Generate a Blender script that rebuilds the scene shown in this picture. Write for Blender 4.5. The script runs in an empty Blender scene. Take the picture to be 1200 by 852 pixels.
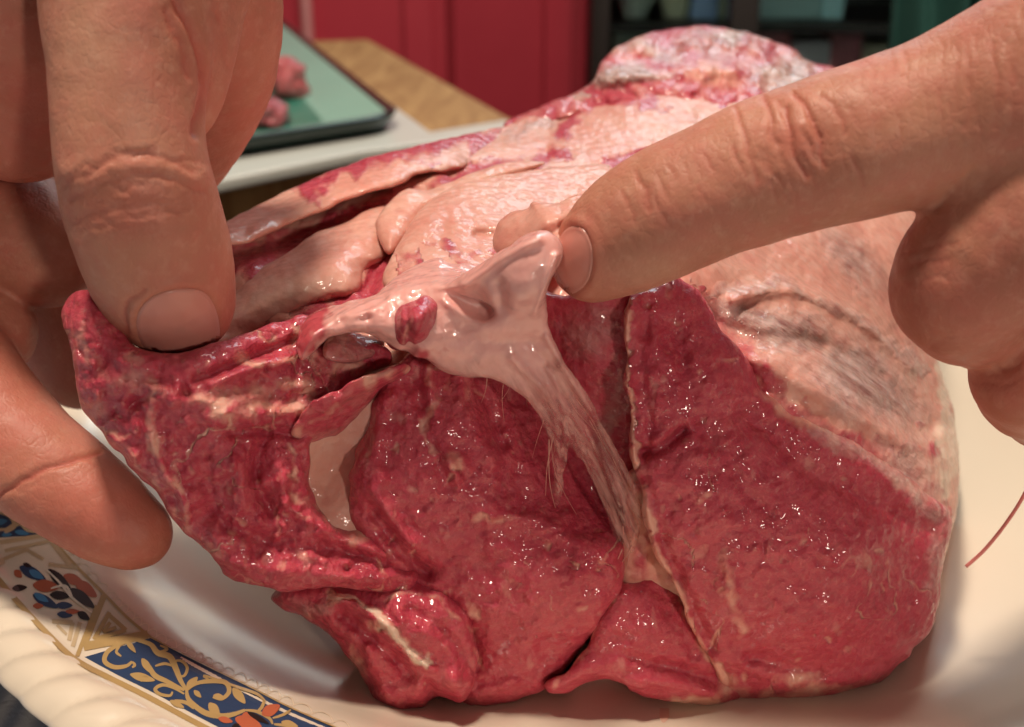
import bpy, bmesh, math, random
import numpy as np
from mathutils import Vector
from mathutils.bvhtree import BVHTree

random.seed(7)
SC = bpy.context.scene
COL = SC.collection

# ------------------------------------------------------------------ camera
PITCH = math.radians(22.0)
CT, ST = math.cos(PITCH), math.sin(PITCH)
FPX = 1347.0                     # focal length in photograph pixels
CAMZ = 150.0                     # camera height above the table, mm
cam_d = bpy.data.cameras.new("camera")
cam = bpy.data.objects.new("camera", cam_d)
COL.objects.link(cam)
cam.location = (0, 0, CAMZ * .001)
cam.rotation_euler = (math.pi / 2 - PITCH, 0, 0)
cam_d.sensor_width = 36.0
cam_d.lens = 36.0 * FPX / 1200.0
cam_d.clip_start = 0.005
cam_d.clip_end = 60
cam_d.dof.use_dof = True
cam_d.dof.focus_distance = 0.194
cam_d.dof.aperture_fstop = 21.0
SC.camera = cam

# ------------------------------------------------------------------ light
world = bpy.data.worlds.new("World")
SC.world = world
world.use_nodes = True
wb = world.node_tree.nodes["Background"]
wb.inputs[0].default_value = (1.0, 0.82, 0.72, 1)
wb.inputs[1].default_value = 0.115


def area(name, loc, target, size, power, col, size_y=None):
    d = bpy.data.lights.new(name, 'AREA')
    d.shape = 'RECTANGLE'
    d.size = size
    d.size_y = size_y or size
    d.energy = power
    d.color = col
    o = bpy.data.objects.new(name, d)
    COL.objects.link(o)
    o.location = loc
    o.rotation_euler = (Vector(target) - Vector(loc)).to_track_quat('-Z', 'Y').to_euler()
    return o


area("ceiling_lamp", (-0.14, 0.13, 1.10), (0.02, 0.2, 0.05), 0.14, 11.0, (1.0, 0.84, 0.68))
area("front_glint_light", (0.72, -1.15, 0.42), (0, 0.2, 0.06), 0.09, 6.0, (1.0, 0.82, 0.68))  # unseen low front light, placed for wet glints on the cut face
area("window_light", (0.50, 2.3, 1.50), (0, 0.35, 0.0), 1.2, 14.0, (0.74, 0.93, 1.0), 0.8)
area("cabinet_fill_light", (0.45, 0.95, 1.25), (0.0, 1.75, 0.05), 0.3, 5.5, (1.0, 0.86, 0.74))  # added fill that brightens the red cabinet, no lamp seen there
SC.view_settings.view_transform = 'Standard'
SC.view_settings.look = 'None'
SC.view_settings.exposure = 0.12
SC.view_settings.gamma = 1.0
SC.render.engine = 'CYCLES'
SC.cycles.max_bounces = 8
SC.cycles.use_denoising = True
SC.cycles.sample_clamp_indirect = 4.0


# ------------------------------------------------------------------ numeric helpers
def W(px, py, Y):
    """photograph pixel + horizontal distance Y (mm) -> world mm"""
    u = (np.asarray(px, float) - 600.0) / FPX
    t = (np.asarray(py, float) - 426.0) / FPX
    k = Y / (CT - t * ST)
    return np.stack([u * k, np.broadcast_to(Y, np.shape(k)) * 1.0, CAMZ + k * (-ST - t * CT)], -1)


def WD(px, py, dep):
    """pixel + depth along the optical axis"""
    t = (py - 426.0) / FPX
    return W(px, py, dep * (CT - t * ST))


def PX(P):
    """world mm -> pixel"""
    x, y, z = P[..., 0], P[..., 1], P[..., 2] - CAMZ
    dep = y * CT - z * ST
    up = y * ST + z * CT
    return 600 + FPX * x / dep, 426 - FPX * up / dep


def on_z(px, py, z):
    """pixel ray cut with the level z (mm)"""
    u = (px - 600.0) / FPX
    t = (py - 426.0) / FPX
    k = (z - CAMZ) / (-ST - t * CT)
    return np.array([u * k, k * (CT - t * ST), z])


def _h(i, j, k, s):
    n = (i * 374761393 + j * 668265263 + k * 2147483647 + s * 1442695041).astype(np.uint32)
    n = (n ^ (n >> 13)) * np.uint32(1274126177)
    n = n ^ (n >> 16)
    n = n * np.uint32(2246822519)
    n ^= n >> 15
    return (n & np.uint32(0xFFFF)).astype(np.float32) / 32767.5 - 1.0


def noise3(x, y, z, seed=0):
    x, y, z = np.broadcast_arrays(np.asarray(x, np.float32), np.asarray(y, np.float32), np.asarray(z, np.float32))
    xi, yi, zi = np.floor(x).astype(np.int64), np.floor(y).astype(np.int64), np.floor(z).astype(np.int64)
    fx, fy, fz = x - xi, y - yi, z - zi
    fx, fy, fz = [f * f * f * (f * (f * 6 - 15) + 10) for f in (fx, fy, fz)]
    r = 0
    for dx in (0, 1):
        wx = fx if dx else 1 - fx
        for dy in (0, 1):
            wy = fy if dy else 1 - fy
            for dz in (0, 1):
                wz = fz if dz else 1 - fz
                r = r + wx * wy * wz * _h(xi + dx, yi + dy, zi + dz, seed)
    return r


def fbm(x, y, z, octs=4, seed=0, gain=.5):
    r, a = 0, 1.0
    for o in range(octs):
        r = r + a * noise3(x * 2 ** o + 7.3 * o, y * 2 ** o - 3.1 * o, z * 2 ** o + 1.7 * o, seed + o * 13)
        a *= gain
    return r


def seg_dist(x, y, pts, closed=False):
    pts = [np.asarray(p, float) for p in pts]
    n = len(pts)
    best = np.full(np.shape(x), 1e9)
    for i in range(n if closed else n - 1):
        a, b = pts[i][:2], pts[(i + 1) % n][:2]
        d = b - a
        L = max(d @ d, 1e-9)
        s = np.clip(((x - a[0]) * d[0] + (y - a[1]) * d[1]) / L, 0, 1)
        best = np.minimum(best, (x - a[0] - s * d[0]) ** 2 + (y - a[1] - s * d[1]) ** 2)
    return np.sqrt(best)


def spline(pts, n=6, closed=False):
    P = [np.asarray(p, float) for p in pts]
    m = len(P)
    out = []
    for i in range(m if closed else m - 1):
        if closed:
            p0, p1, p2, p3 = P[i - 1], P[i], P[(i + 1) % m], P[(i + 2) % m]
        else:
            p0, p1, p2, p3 = P[max(i - 1, 0)], P[i], P[i + 1], P[min(i + 2, m - 1)]
        for k in range(n):
            t = k / n
            out.append(.5 * (2 * p1 + (p2 - p0) * t + (2 * p0 - 5 * p1 + 4 * p2 - p3) * t * t + (3 * p1 - p0 - 3 * p2 + p3) * t ** 3))
    if not closed:
        out.append(P[-1])
    return out


def inside(x, y, pts):
    r = np.zeros(np.shape(x), bool)
    n = len(pts)
    for i in range(n):
        x1, y1 = pts[i][:2]
        x2, y2 = pts[(i + 1) % n][:2]
        if y1 == y2:
            continue
        c = ((y1 > y) != (y2 > y)) & (x < (x2 - x1) * (y - y1) / (y2 - y1) + x1)
        r ^= c
    return r


def poly_sd(x, y, pts):
    d = seg_dist(x, y, pts, True)
    return np.where(inside(x, y, pts), d, -d)


def stroke(x, y, pts, w, soft=1.0):
    """1 on the line, falling to 0 about w pixels away"""
    d = seg_dist(x, y, spline(pts, 5) if len(pts) > 2 else pts)
    return np.exp(-(d / w) ** 2)


def blobm(x, y, cx, cy, rx, ry, rot=0.0):
    c, s = math.cos(math.radians(rot)), math.sin(math.radians(rot))
    a = ((x - cx) * c + (y - cy) * s) / rx
    b = (-(x - cx) * s + (y - cy) * c) / ry
    return np.exp(-(a * a + b * b))


def tps(ctrl):
    P = np.array(ctrl, float)
    X = P[:, :2] / 300.0
    v = P[:, 2]
    n = len(P)

    def U(r2):
        return np.where(r2 > 1e-12, .5 * r2 * np.log(np.maximum(r2, 1e-12)), 0)
    D = ((X[:, None] - X[None]) ** 2).sum(-1)
    A = np.zeros((n + 3, n + 3))
    A[:n, :n] = U(D) + np.eye(n) * 2e-3
    A[:n, n] = 1
    A[:n, n + 1:] = X
    A[n, :n] = 1
    A[n + 1:, :n] = X.T
    c = np.linalg.solve(A, np.concatenate([v, [0, 0, 0]]))

    def f(x, y):
        xs, ys = np.asarray(x) / 300.0, np.asarray(y) / 300.0
        r = c[n] + c[n + 1] * xs + c[n + 2] * ys
        for i in range(n):
            r = r + c[i] * U((xs - X[i, 0]) ** 2 + (ys - X[i, 1]) ** 2)
        return r
    return f


def surface_nets(f):
    """vertices in lattice units and quads of the zero level of f (negative inside)"""
    s = f < 0
    c = s[:-1, :-1, :-1].astype(np.int8)
    cnt = c.copy()
    for dx, dy, dz in ((1, 0, 0), (0, 1, 0), (0, 0, 1), (1, 1, 0), (1, 0, 1), (0, 1, 1), (1, 1, 1)):
        cnt += s[dx:f.shape[0] - 1 + dx, dy:f.shape[1] - 1 + dy, dz:f.shape[2] - 1 + dz]
    act = (cnt > 0) & (cnt < 8)
    I, J, K = np.nonzero(act)
    idx = np.full(act.shape, -1, np.int32)
    idx[I, J, K] = np.arange(len(I))
    acc = np.zeros((len(I), 3), np.float64)
    num = np.zeros(len(I))
    for ax in range(3):
        for p in (0, 1):
            for q in (0, 1):
                o = [0, 0, 0]
                oth = [a for a in range(3) if a != ax]
                o[oth[0]], o[oth[1]] = p, q
                o2 = list(o)
                o2[ax] = 1
                a = f[I + o[0], J + o[1], K + o[2]].astype(np.float64)
                b = f[I + o2[0], J + o2[1], K + o2[2]].astype(np.float64)
                m = (a < 0) != (b < 0)
                t = np.where(m, a / np.where(m, a - b, 1), 0)
                pt = np.zeros((len(I), 3))
                for d in range(3):
                    pt[:, d] = o[d]
                pt[:, ax] = t
                acc[m] += pt[m]
                num[m] += 1
    V = np.stack([I, J, K], -1) + acc / num[:, None]
    Q = []
    for ax in range(3):
        sl0 = [slice(1, -1)] * 3
        sl0[ax] = slice(0, -1)
        sl1 = [slice(1, -1)] * 3
        sl1[ax] = slice(1, None)
        a, b = s[tuple(sl0)], s[tuple(sl1)]
        i, j, k = np.nonzero(a != b)
        up = a[i, j, k]
        off = [1, 1, 1]
        off[ax] = 0
        i, j, k = i + off[0], j + off[1], k + off[2]
        b1, b2 = [(1, 2), (2, 0), (0, 1)][ax]

        def cell(d1, d2):
            g = [i.copy(), j.copy(), k.copy()]
            g[b1] -= d1
            g[b2] -= d2
            return idx[g[0], g[1], g[2]]
        q = np.stack([cell(1, 1), cell(0, 1), cell(0, 0), cell(1, 0)], -1)
        q[~up] = q[~up][:, ::-1]
        Q.append(q)
    return V, np.concatenate(Q)


# ------------------------------------------------------------------ object helpers
def link(name, V, F, mat, parent=None, smooth=True, attrs=None):
    me = bpy.data.meshes.new(name)
    V = np.asarray(V, np.float64)
    if isinstance(F, np.ndarray):
        a, b, c_, d = (V[F[:, i]] for i in range(4))
        if (np.cross(b - a, c_ - a) * a).sum() + (np.cross(c_ - a, d - a) * a).sum() < 0:
            F = F[:, ::-1]
    if isinstance(F, np.ndarray):
        nf = len(F)
        me.vertices.add(len(V))
        me.vertices.foreach_set('co', (V * .001).astype(np.float32).ravel())
        me.loops.add(nf * 4)
        me.loops.foreach_set('vertex_index', F.astype(np.int32).ravel())
        me.polygons.add(nf)
        me.polygons.foreach_set('loop_start', np.arange(nf, dtype=np.int32) * 4)
        me.update(calc_edges=True)
    else:
        me.from_pydata((V * .001).tolist() if len(V) else [], [], [tuple(int(i) for i in q) for q in F])
    if smooth:
        me.polygons.foreach_set('use_smooth', np.ones(len(me.polygons), bool))
    if attrs:
        for k, v in attrs.items():
            a = me.attributes.new(k, 'FLOAT', 'POINT')
            a.data.foreach_set('value', np.asarray(v, np.float32))
    me.update()
    o = bpy.data.objects.new(name, me)
    COL.objects.link(o)
    if mat:
        me.materials.append(mat)
    if parent:
        o.parent = parent
        o.matrix_parent_inverse = parent.matrix_world.inverted()
    return o


def thing(name, label, cat, loc=(0, 0, 0), group=None):
    o = bpy.data.objects.new(name, None)
    COL.objects.link(o)
    o.location = [c * .001 for c in loc]
    bpy.context.view_layer.update()
    o['label'] = label
    o['category'] = cat
    if group:
        o['group'] = group
    return o


def tag(o, label, cat, group=None, kind=None):
    o['label'] = label
    o['category'] = cat
    if group:
        o['group'] = group
    if kind:
        o['kind'] = kind
    return o


class MB:
    """collects simple solids (mm) and links them as one mesh"""

    def __init__(self):
        self.v, self.f = [], []

    def add(self, v, f):
        b = len(self.v)
        self.v += [tuple(map(float, p)) for p in v]
        self.f += [tuple(b + i for i in q) for q in f]
        return self

    def box(self, x0, x1, y0, y1, z0, z1):
        v = [(x, y, z) for z in (z0, z1) for y in (y0, y1) for x in (x0, x1)]
        return self.add(v, [(0, 2, 3, 1), (4, 5, 7, 6), (0, 1, 5, 4), (2, 6, 7, 3), (0, 4, 6, 2), (1, 3, 7, 5)])

    def prism(self, pts, z0, z1):
        n = len(pts)
        v = [(p[0], p[1], z0) for p in pts] + [(p[0], p[1], z1) for p in pts]
        f = [tuple(range(n))[::-1], tuple(range(n, 2 * n))] + [(i, (i + 1) % n, n + (i + 1) % n, n + i) for i in range(n)]
        return self.add(v, f)

    def tube(self, P, R, n=10):
        P = [np.asarray(p, float) for p in P]
        rings = []
        for i, p in enumerate(P):
            d = P[min(i + 1, len(P) - 1)] - P[max(i - 1, 0)]
            d = d / np.linalg.norm(d)
            a = np.cross(d, (0.31, 0.2, 0.93))
            a /= np.linalg.norm(a)
            b = np.cross(d, a)
            r = R[i] if hasattr(R, '__len__') else R
            rings.append([p + r * (math.cos(2 * math.pi * k / n) * a + math.sin(2 * math.pi * k / n) * b) for k in range(n)])
        v = [q for r in rings for q in r]
        f = [(i * n + k, i * n + (k + 1) % n, (i + 1) * n + (k + 1) % n, (i + 1) * n + k) for i in range(len(P) - 1) for k in range(n)]
        f += [tuple(range(n))[::-1], tuple((len(P) - 1) * n + k for k in range(n))]
        return self.add(v, f)

    def build(self, name, mat, parent=None, smooth=False, bevel=0):
        o = link(name, self.v, self.f, mat, parent, smooth)
        bm = bmesh.new()
        bm.from_mesh(o.data)
        bmesh.ops.recalc_face_normals(bm, faces=bm.faces)
        bm.to_mesh(o.data)
        bm.free()
        if bevel:
            m = o.modifiers.new('b', 'BEVEL')
            m.width = bevel * .001
            m.segments = 3
            m.limit_method = 'ANGLE'
            o.data.polygons.foreach_set('use_smooth', np.ones(len(o.data.polygons), bool))
            m2 = o.modifiers.new('w', 'WEIGHTED_NORMAL')
        return o


# ------------------------------------------------------------------ material helpers
class NT:
    def __init__(self, name):
        self.m = bpy.data.materials.new(name)
        self.m.use_nodes = True
        self.t = self.m.node_tree
        self.b = self.t.nodes['Principled BSDF']
        tc = self.t.nodes.new('ShaderNodeTexCoord')
        self.co = tc.outputs['Object']

    def n(self, typ, **kw):
        x = self.t.nodes.new(typ)
        for k, v in kw.items():
            setattr(x, k, v)
        return x

    def l(self, a, b):
        self.t.links.new(a, b)

    def put(self, sock, v):
        if isinstance(v, bpy.types.NodeSocket):
            self.l(v, sock)
        elif isinstance(v, (tuple, list)):
            sock.default_value = tuple(v) + ((1,) if len(v) == 3 and sock.type == 'RGBA' else ())
        else:
            sock.default_value = v

    def set(self, **kw):
        for k, v in kw.items():
            self.put(self.b.inputs[k.replace('_', ' ')], v)

    def noise(self, scale, detail=4, rough=.55, co=None, dist=0.0):
        x = self.n('ShaderNodeTexNoise')
        x.inputs['Scale'].default_value = scale
        x.inputs['Detail'].default_value = detail
        x.inputs['Roughness'].default_value = rough
        x.inputs['Distortion'].default_value = dist
        self.l(co or self.co, x.inputs['Vector'])
        return x.outputs['Fac']

    def voro(self, scale, co=None, feature='F1', rnd=1.0):
        x = self.n('ShaderNodeTexVoronoi', feature=feature)
        x.inputs['Scale'].default_value = scale
        x.inputs['Randomness'].default_value = rnd
        self.l(co or self.co, x.inputs['Vector'])
        return x.outputs['Distance']

    def mapping(self, scale=(1, 1, 1), rot=(0, 0, 0), co=None, typ='POINT'):
        x = self.n('ShaderNodeMapping', vector_type=typ)
        x.inputs['Scale'].default_value = scale
        x.inputs['Rotation'].default_value = rot
        self.l(co or self.co, x.inputs['Vector'])
        return x.outputs[0]

    def ramp(self, fac, stops):
        x = self.n('ShaderNodeValToRGB')
        e = x.color_ramp.elements
        while len(e) < len(stops):
            e.new(.5)
        for i, (p, c) in enumerate(stops):
            e[i].position = p
            e[i].color = (c, c, c, 1) if not hasattr(c, '__len__') else tuple(c) + (1,)
        self.l(fac, x.inputs[0])
        return x.outputs[0]

    def mix(self, fac, a, b, mode='MIX'):
        x = self.n('ShaderNodeMix', data_type='RGBA', blend_type=mode)
        self.put(x.inputs[0], fac)
        self.put(x.inputs[6], a)
        self.put(x.inputs[7], b)
        return x.outputs[2]

    def math(self, op, a, b=0.0, c=None, clamp=False):
        x = self.n('ShaderNodeMath', operation=op, use_clamp=clamp)
        self.put(x.inputs[0], a)
        self.put(x.inputs[1], b)
        if c is not None:
            self.put(x.inputs[2], c)
        return x.outputs[0]

    def attr(self, name):
        x = self.n('ShaderNodeAttribute', attribute_name=name)
        return x.outputs['Fac']

    def bump(self, h, dist, strength=1.0, normal=None):
        x = self.n('ShaderNodeBump')
        x.inputs['Distance'].default_value = dist
        x.inputs['Strength'].default_value = strength
        self.l(h, x.inputs['Height'])
        if normal:
            self.l(normal, x.inputs['Normal'])
        return x.outputs[0]


def simple(name, col, rough=.5, var=.12, scale=40, spec=.5, bump=0.0, bscale=200, metal=0.0, col2=None):
    t = NT(name)
    f = t.noise(scale, 5)
    a = tuple(c * (1 - var) for c in col)
    b = col2 or tuple(min(1, c * (1 + var)) for c in col)
    t.set(Base_Color=t.mix(f, a, b), Roughness=rough, Specular_IOR_Level=spec, Metallic=metal)
    if bump:
        t.set(Normal=t.bump(t.noise(bscale, 4), bump))
    return t.m


def sss(t, w, radius, scale):
    t.set(Subsurface_Weight=w, Subsurface_Radius=radius, Subsurface_Scale=scale)
    t.b.subsurface_method = 'RANDOM_WALK'


# raw meat: per-vertex tissue shares (fat, mem = greyish membrane, bone) over lean muscle
def meat_material():
    t = NT("raw_meat")
    big = t.noise(55, 4)
    med = t.noise(260, 5, .6)
    fin = t.noise(900, 4, .6)
    cell = t.voro(620, co=t.mapping((1, .5, 1)))
    lean = t.mix(t.ramp(big, [(.3, 0), (.7, 1)]), (.44, .036, .070), (.53, .062, .098))
    lean = t.mix(t.math('MULTIPLY', t.ramp(med, [(.48, 0), (.75, 1)]), .45), lean, (.66, .15, .17))
    lean = t.mix(t.math('MULTIPLY', t.ramp(fin, [(.5, 0), (.72, 1)]), .32), lean, (.62, .20, .18))
    lean = t.mix(t.ramp(med, [(.26, .4), (.42, 0)]), lean, (.30, .020, .038))
    fatc = t.mix(t.ramp(big, [(.3, 0), (.7, 1)]), (.64, .265, .21), (.70, .38, .30))
    fatc = t.mix(t.ramp(med, [(.5, 0), (.8, .6)]), fatc, (.73, .47, .40))
    fatc = t.mix(t.ramp(med, [(.25, .45), (.45, 0)]), fatc, (.56, .17, .15))
    memc = t.mix(t.ramp(med, [(.35, 0), (.65, 1)]), (.30, .13, .12), (.50, .34, .29))
    fib = t.noise(520, 5, .6, co=t.mapping((6, 2, 1), (0, .62, .25), typ='TEXTURE'))
    memc = t.mix(t.ramp(fib, [(.40, 0), (.66, 1)]), memc, (.62, .43, .40))
    memc = t.mix(t.ramp(fib, [(.32, .5), (.46, 0)]), memc, (.32, .12, .12))
    bonec = t.mix(big, (.66, .46, .36), (.76, .58, .46))
    nz = t.math('MULTIPLY_ADD', t.noise(420, 6, .65), .9, -.45)

    def share(n):
        a = t.attr(n)
        return t.ramp(t.math('ADD', a, t.math('MULTIPLY', nz, t.math('MULTIPLY', a, t.math('SUBTRACT', 1.35, a)))), [(.18, 0), (.72, 1)])
    fs, ms, bs = share('fat'), share('mem'), share('bone')
    c = t.mix(fs, lean, fatc)
    c = t.mix(ms, c, memc)
    c = t.mix(bs, c, bonec)
    # pale flecks of marbling in the lean
    fl = t.ramp(t.noise(330, 2, .4, co=t.mapping((1, 1, .6), (.3, .5, .2))), [(.68, 0), (.78, .5)])
    c = t.mix(t.math('MULTIPLY', fl, t.math('SUBTRACT', 1, fs)), c, (.62, .27, .24))
    t.set(Base_Color=c)
    sss(t, .30, (1.0, .30, .22), .0022)
    leanw = t.math('SUBTRACT', 1, t.math('MULTIPLY', t.math('MAXIMUM', fs, bs), .82))
    h = t.math('ADD', t.math('MULTIPLY', cell, -.55), t.math('MULTIPLY', t.noise(520, 6, .62), 1.3))
    h = t.math('MULTIPLY', h, leanw)
    n1 = t.bump(h, .00065)
    n1 = t.bump(t.math('MULTIPLY', fib, ms), .0011, 1.0, n1)
    n1 = t.bump(t.math('MULTIPLY', t.noise(210, 3), t.math('SUBTRACT', 1, t.math('MULTIPLY', fs, .75))), .0008, .5, n1)
    n2 = t.bump(t.noise(480, .6, .5), .00075)
    t.set(Normal=n1, Roughness=t.ramp(med, [(.3, .36), (.7, .55)]), Specular_IOR_Level=.25, Coat_Weight=t.math('SUBTRACT', .6, t.math('MULTIPLY', fs, .2)),
          Coat_Roughness=.11, Coat_Normal=n2)
    return t.m


M_MEAT = meat_material()


def skin_material():
    t = NT("skin")
    big = t.noise(38, 4)
    med = t.noise(170, 5, .6)
    c = t.mix(t.ramp(big, [(.35, 0), (.65, 1)]), (.40, .145, .095), (.52, .235, .155))
    c = t.mix(t.ramp(med, [(.42, 0), (.68, .55)]), c, (.52, .165, .125))
    c = t.mix(t.ramp(t.noise(520, 4, .6), [(.5, 0), (.72, .4)]), c, (.60, .33, .24))
    c = t.mix(t.attr('red'), c, (.47, .11, .08))
    c = t.mix(t.attr('pale'), c, (.62, .40, .27))
    # fine lines of the skin: stretched cells
    v = t.voro(950, feature='DISTANCE_TO_EDGE', co=t.mapping((1, 1, .7), (.4, .3, .8)))
    v2 = t.voro(430, feature='DISTANCE_TO_EDGE')
    h = t.math('ADD', t.ramp(v, [(0, 0), (.22, 1)]), t.math('MULTIPLY', t.ramp(v2, [(0, 0), (.16, 1)]), .8))
    h = t.math('ADD', h, t.math('MULTIPLY', t.noise(700, 4), .8))
    n1 = t.bump(h, .00005, .5)
    n1 = t.bump(med, .0006, .4, n1)
    t.set(Base_Color=c, Roughness=t.ramp(med, [(.3, .44), (.7, .62)]), Specular_IOR_Level=.42, Normal=n1)
    sss(t, .2, (1.0, .35, .2), .003)
    return t.m


M_SKIN = skin_material()


def nail_material():
    t = NT("nail")
    st = t.noise(500, 2, co=t.mapping((1, 1, .08)))
    c = t.mix(t.noise(90, 3), (.58, .22, .175), (.66, .30, .245))
    t.set(Base_Color=c, Roughness=.28, Specular_IOR_Level=.5, Normal=t.bump(st, .00008, .6))
    sss(t, .3, (1, .4, .25), .002)
    return t.m


M_NAIL = nail_material()


def smin(a, b, k):
    h = np.clip(.5 + .5 * (b - a) / k, 0, 1)
    return b + h * (a - b) - k * h * (1 - h)


# ------------------------------------------------------------------ relief solids (for the meat)
def relief(name, poly, ctrl, parent, rnd=4.0, thick=18.0, detail=None, tissue=None, res=2.0, dy=.6,
           rag=1.2, rough=.5, seed=1, smooth_poly=True, mat=None, label=None, layers=None, blend=3.0):
    """a solid with outline poly; its front lies at horizontal distance ctrl(x, y), edges rounded by rnd mm"""
    P = spline(poly, 4, True) if smooth_poly else poly
    A = np.array([p[:2] for p in P])
    x0, y0 = A.min(0) - 3 * res
    x1, y1 = A.max(0) + 3 * res
    xs, ys = np.arange(x0, x1 + res, res), np.arange(y0, y1 + res, res)
    X, Yp = np.meshgrid(xs, ys, indexing='ij')
    D = tps(ctrl)(X, Yp) if not callable(ctrl) else ctrl(X, Yp)
    s = D.mean() * 1.06 / FPX                                 # mm per pixel here
    sx, sy = X * s, Yp * s
    e = poly_sd(X, Yp, P) * s
    e = e + rag * .5 * fbm(sx / 4.5, sy / 4.5, D / 9, 3, seed + 40, .45)
    D = D + rough * (.9 * fbm(sx / 7, sy / 7, 0 * sx + seed, 3, seed) + .38 * fbm(sx / 2.2, sy / 2.2, 0 * sx + seed, 4, seed + 5, .6))
    if detail:
        D = D - detail(X, Yp)                                  # detail: mm towards the viewer
    ey = np.arange(D[e > -1].min() - 2 * dy, (D[e > -1].max() + thick) + 2.5 * dy, dy)

    def field(D, e, rnd, thick):
        D3 = (ey[None, None, :] - D[:, :, None]).astype(np.float32)
        e3 = e[:, :, None].astype(np.float32)
        a, b = rnd - e3, rnd - D3
        g = np.minimum(np.maximum(a, b), 0) + np.sqrt(np.maximum(a, 0) ** 2 + np.maximum(b, 0) ** 2) - rnd
        return np.maximum(g, D3 - thick)
    if layers:
        f = None
        for lp, lc, lr, lt, ld, lrag, lrough in layers:
            e2 = poly_sd(X, Yp, spline(lp, 4, True)) * s + lrag * .5 * fbm(sx / 4.5, sy / 4.5, 0 * sx + lr, 3, seed + 40, .45)
            D2 = tps(lc)(X, Yp) + lrough * (.9 * fbm(sx / 7, sy / 7, 0 * sx + seed, 3, seed) + .38 * fbm(sx / 2.2, sy / 2.2, 0 * sx + seed, 4, seed + 5, .6))
            D2 = np.clip(D2, ey[0] + 2, ey[-1] - 1)
            if ld:
                D2 = D2 - ld(X, Yp)
            g = field(D2, e2, lr, lt)
            f = g if f is None else smin(f, g, blend)
    else:
        f = field(D, e, rnd, thick)
    f[0], f[-1], f[:, 0], f[:, -1], f[:, :, 0], f[:, :, -1] = 1, 1, 1, 1, 1, 1
    V, Q = surface_nets(f)
    px = x0 + V[:, 0] * res
    py = y0 + V[:, 1] * res
    YY = ey[0] + V[:, 2] * dy
    at = {'fat': np.zeros(len(V)), 'mem': np.zeros(len(V)), 'bone': np.zeros(len(V))}
    if tissue:
        at.update({k: np.clip(v, 0, 1) * np.ones(len(V)) for k, v in tissue(px, py).items()})
    o = link(name, W(px, py, YY), Q, mat or M_MEAT, parent, True, at)
    if label:
        o['label'] = label
    return o

# ================================================================== setting
floor_m = simple("dark_floor", (.05, .035, .028), .6, .2, 6)
fl = MB().box(-4000, 4000, -1500, 5000, -800, -780).build("floor", floor_m)
fl['kind'] = 'structure'
wl = MB().box(-4000, 4000, 3200, 3260, -780, 2200).build("back_wall", simple("dark_wall", (.07, .055, .05), .7, .15, 5))
wl['kind'] = 'structure'

# ------------------------------------------------------------------ the leg of lamb
LEG = thing("leg_of_lamb", "raw red leg of lamb on the cream plate, cut face turned to the viewer", "meat", (30, 190, 12))


def d_(*terms):
    return lambda x, y: sum(t(x, y) for t in terms)


def S(pts, w, h):
    return lambda x, y: h * stroke(x, y, pts, w)


def B(cx, cy, rx, ry, h, rot=0):
    return lambda x, y: h * blobm(x, y, cx, cy, rx, ry, rot)


def mx(*terms):
    def f(x, y):
        r = 0
        for t in terms:
            r = np.maximum(r, t(x, y))
        return r
    return f


def tis(fat=None, mem=None, bone=None, wob=10):
    """tissue shares at pixel positions, edges made ragged"""
    def f(x, y):
        wx = x + wob * fbm(x / 34, y / 34, 0 * x, 3, 3)
        wy = y + wob * fbm(x / 34, y / 34, 0 * x + 9, 3, 4)
        wx = wx + 3.5 * fbm(x / 9, y / 9, 0 * x, 2, 5)
        wy = wy + 3.5 * fbm(x / 9, y / 9, 0 * x + 9, 2, 6)
        br = .82 + .55 * fbm(x / 15, y / 15, 0 * x + 3, 3, 8)
        r = {}
        if fat:
            r['fat'] = fat(wx, wy)
            r['fat'] = np.where(r['fat'] < .9, r['fat'] * br, r['fat'])
        if mem:
            r['mem'] = mem(wx, wy)
        if bone:
            r['bone'] = bone(wx, wy)
        return r
    return f


def granules(poly, n, seed, r0=2.5, r1=6.0, h=.6):
    rnd = random.Random(seed)
    A = np.array(poly)
    x0, y0, x1, y1 = A[:, 0].min(), A[:, 1].min(), A[:, 0].max(), A[:, 1].max()
    L = []
    while len(L) < n:
        x, y = rnd.uniform(x0, x1), rnd.uniform(y0, y1)
        if inside(np.array([x]), np.array([y]), poly)[0]:
            r = rnd.uniform(r0, r1)
            L.append((x, y, r * rnd.uniform(.7, 1.8), r, rnd.uniform(0, 180), rnd.uniform(.3, 1) * h * rnd.choice((1, 1, -1)), rnd.random()))

    def relief_(x, y):
        o = np.zeros(np.shape(x))
        for a in L:
            o += a[5] * blobm(x, y, *a[:5])
        return o

    def pale(x, y):
        o = np.zeros(np.shape(x))
        for a in L:
            if a[6] > .55:
                o = np.maximum(o, a[6] * .55 * blobm(x, y, *a[:5]))
        return o
    return relief_, pale


def veins(scale, wdt, h, seed):
    return lambda x, y: h * np.clip(1 - np.abs(fbm(x / scale, y / scale, 0 * x + seed, 3, seed)) / wdt, 0, 1) * np.clip(.55 + 1.3 * fbm(x / scale / 1.7, y / scale / 1.7, 0 * x, 2, seed + 3), 0, 1)


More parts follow.
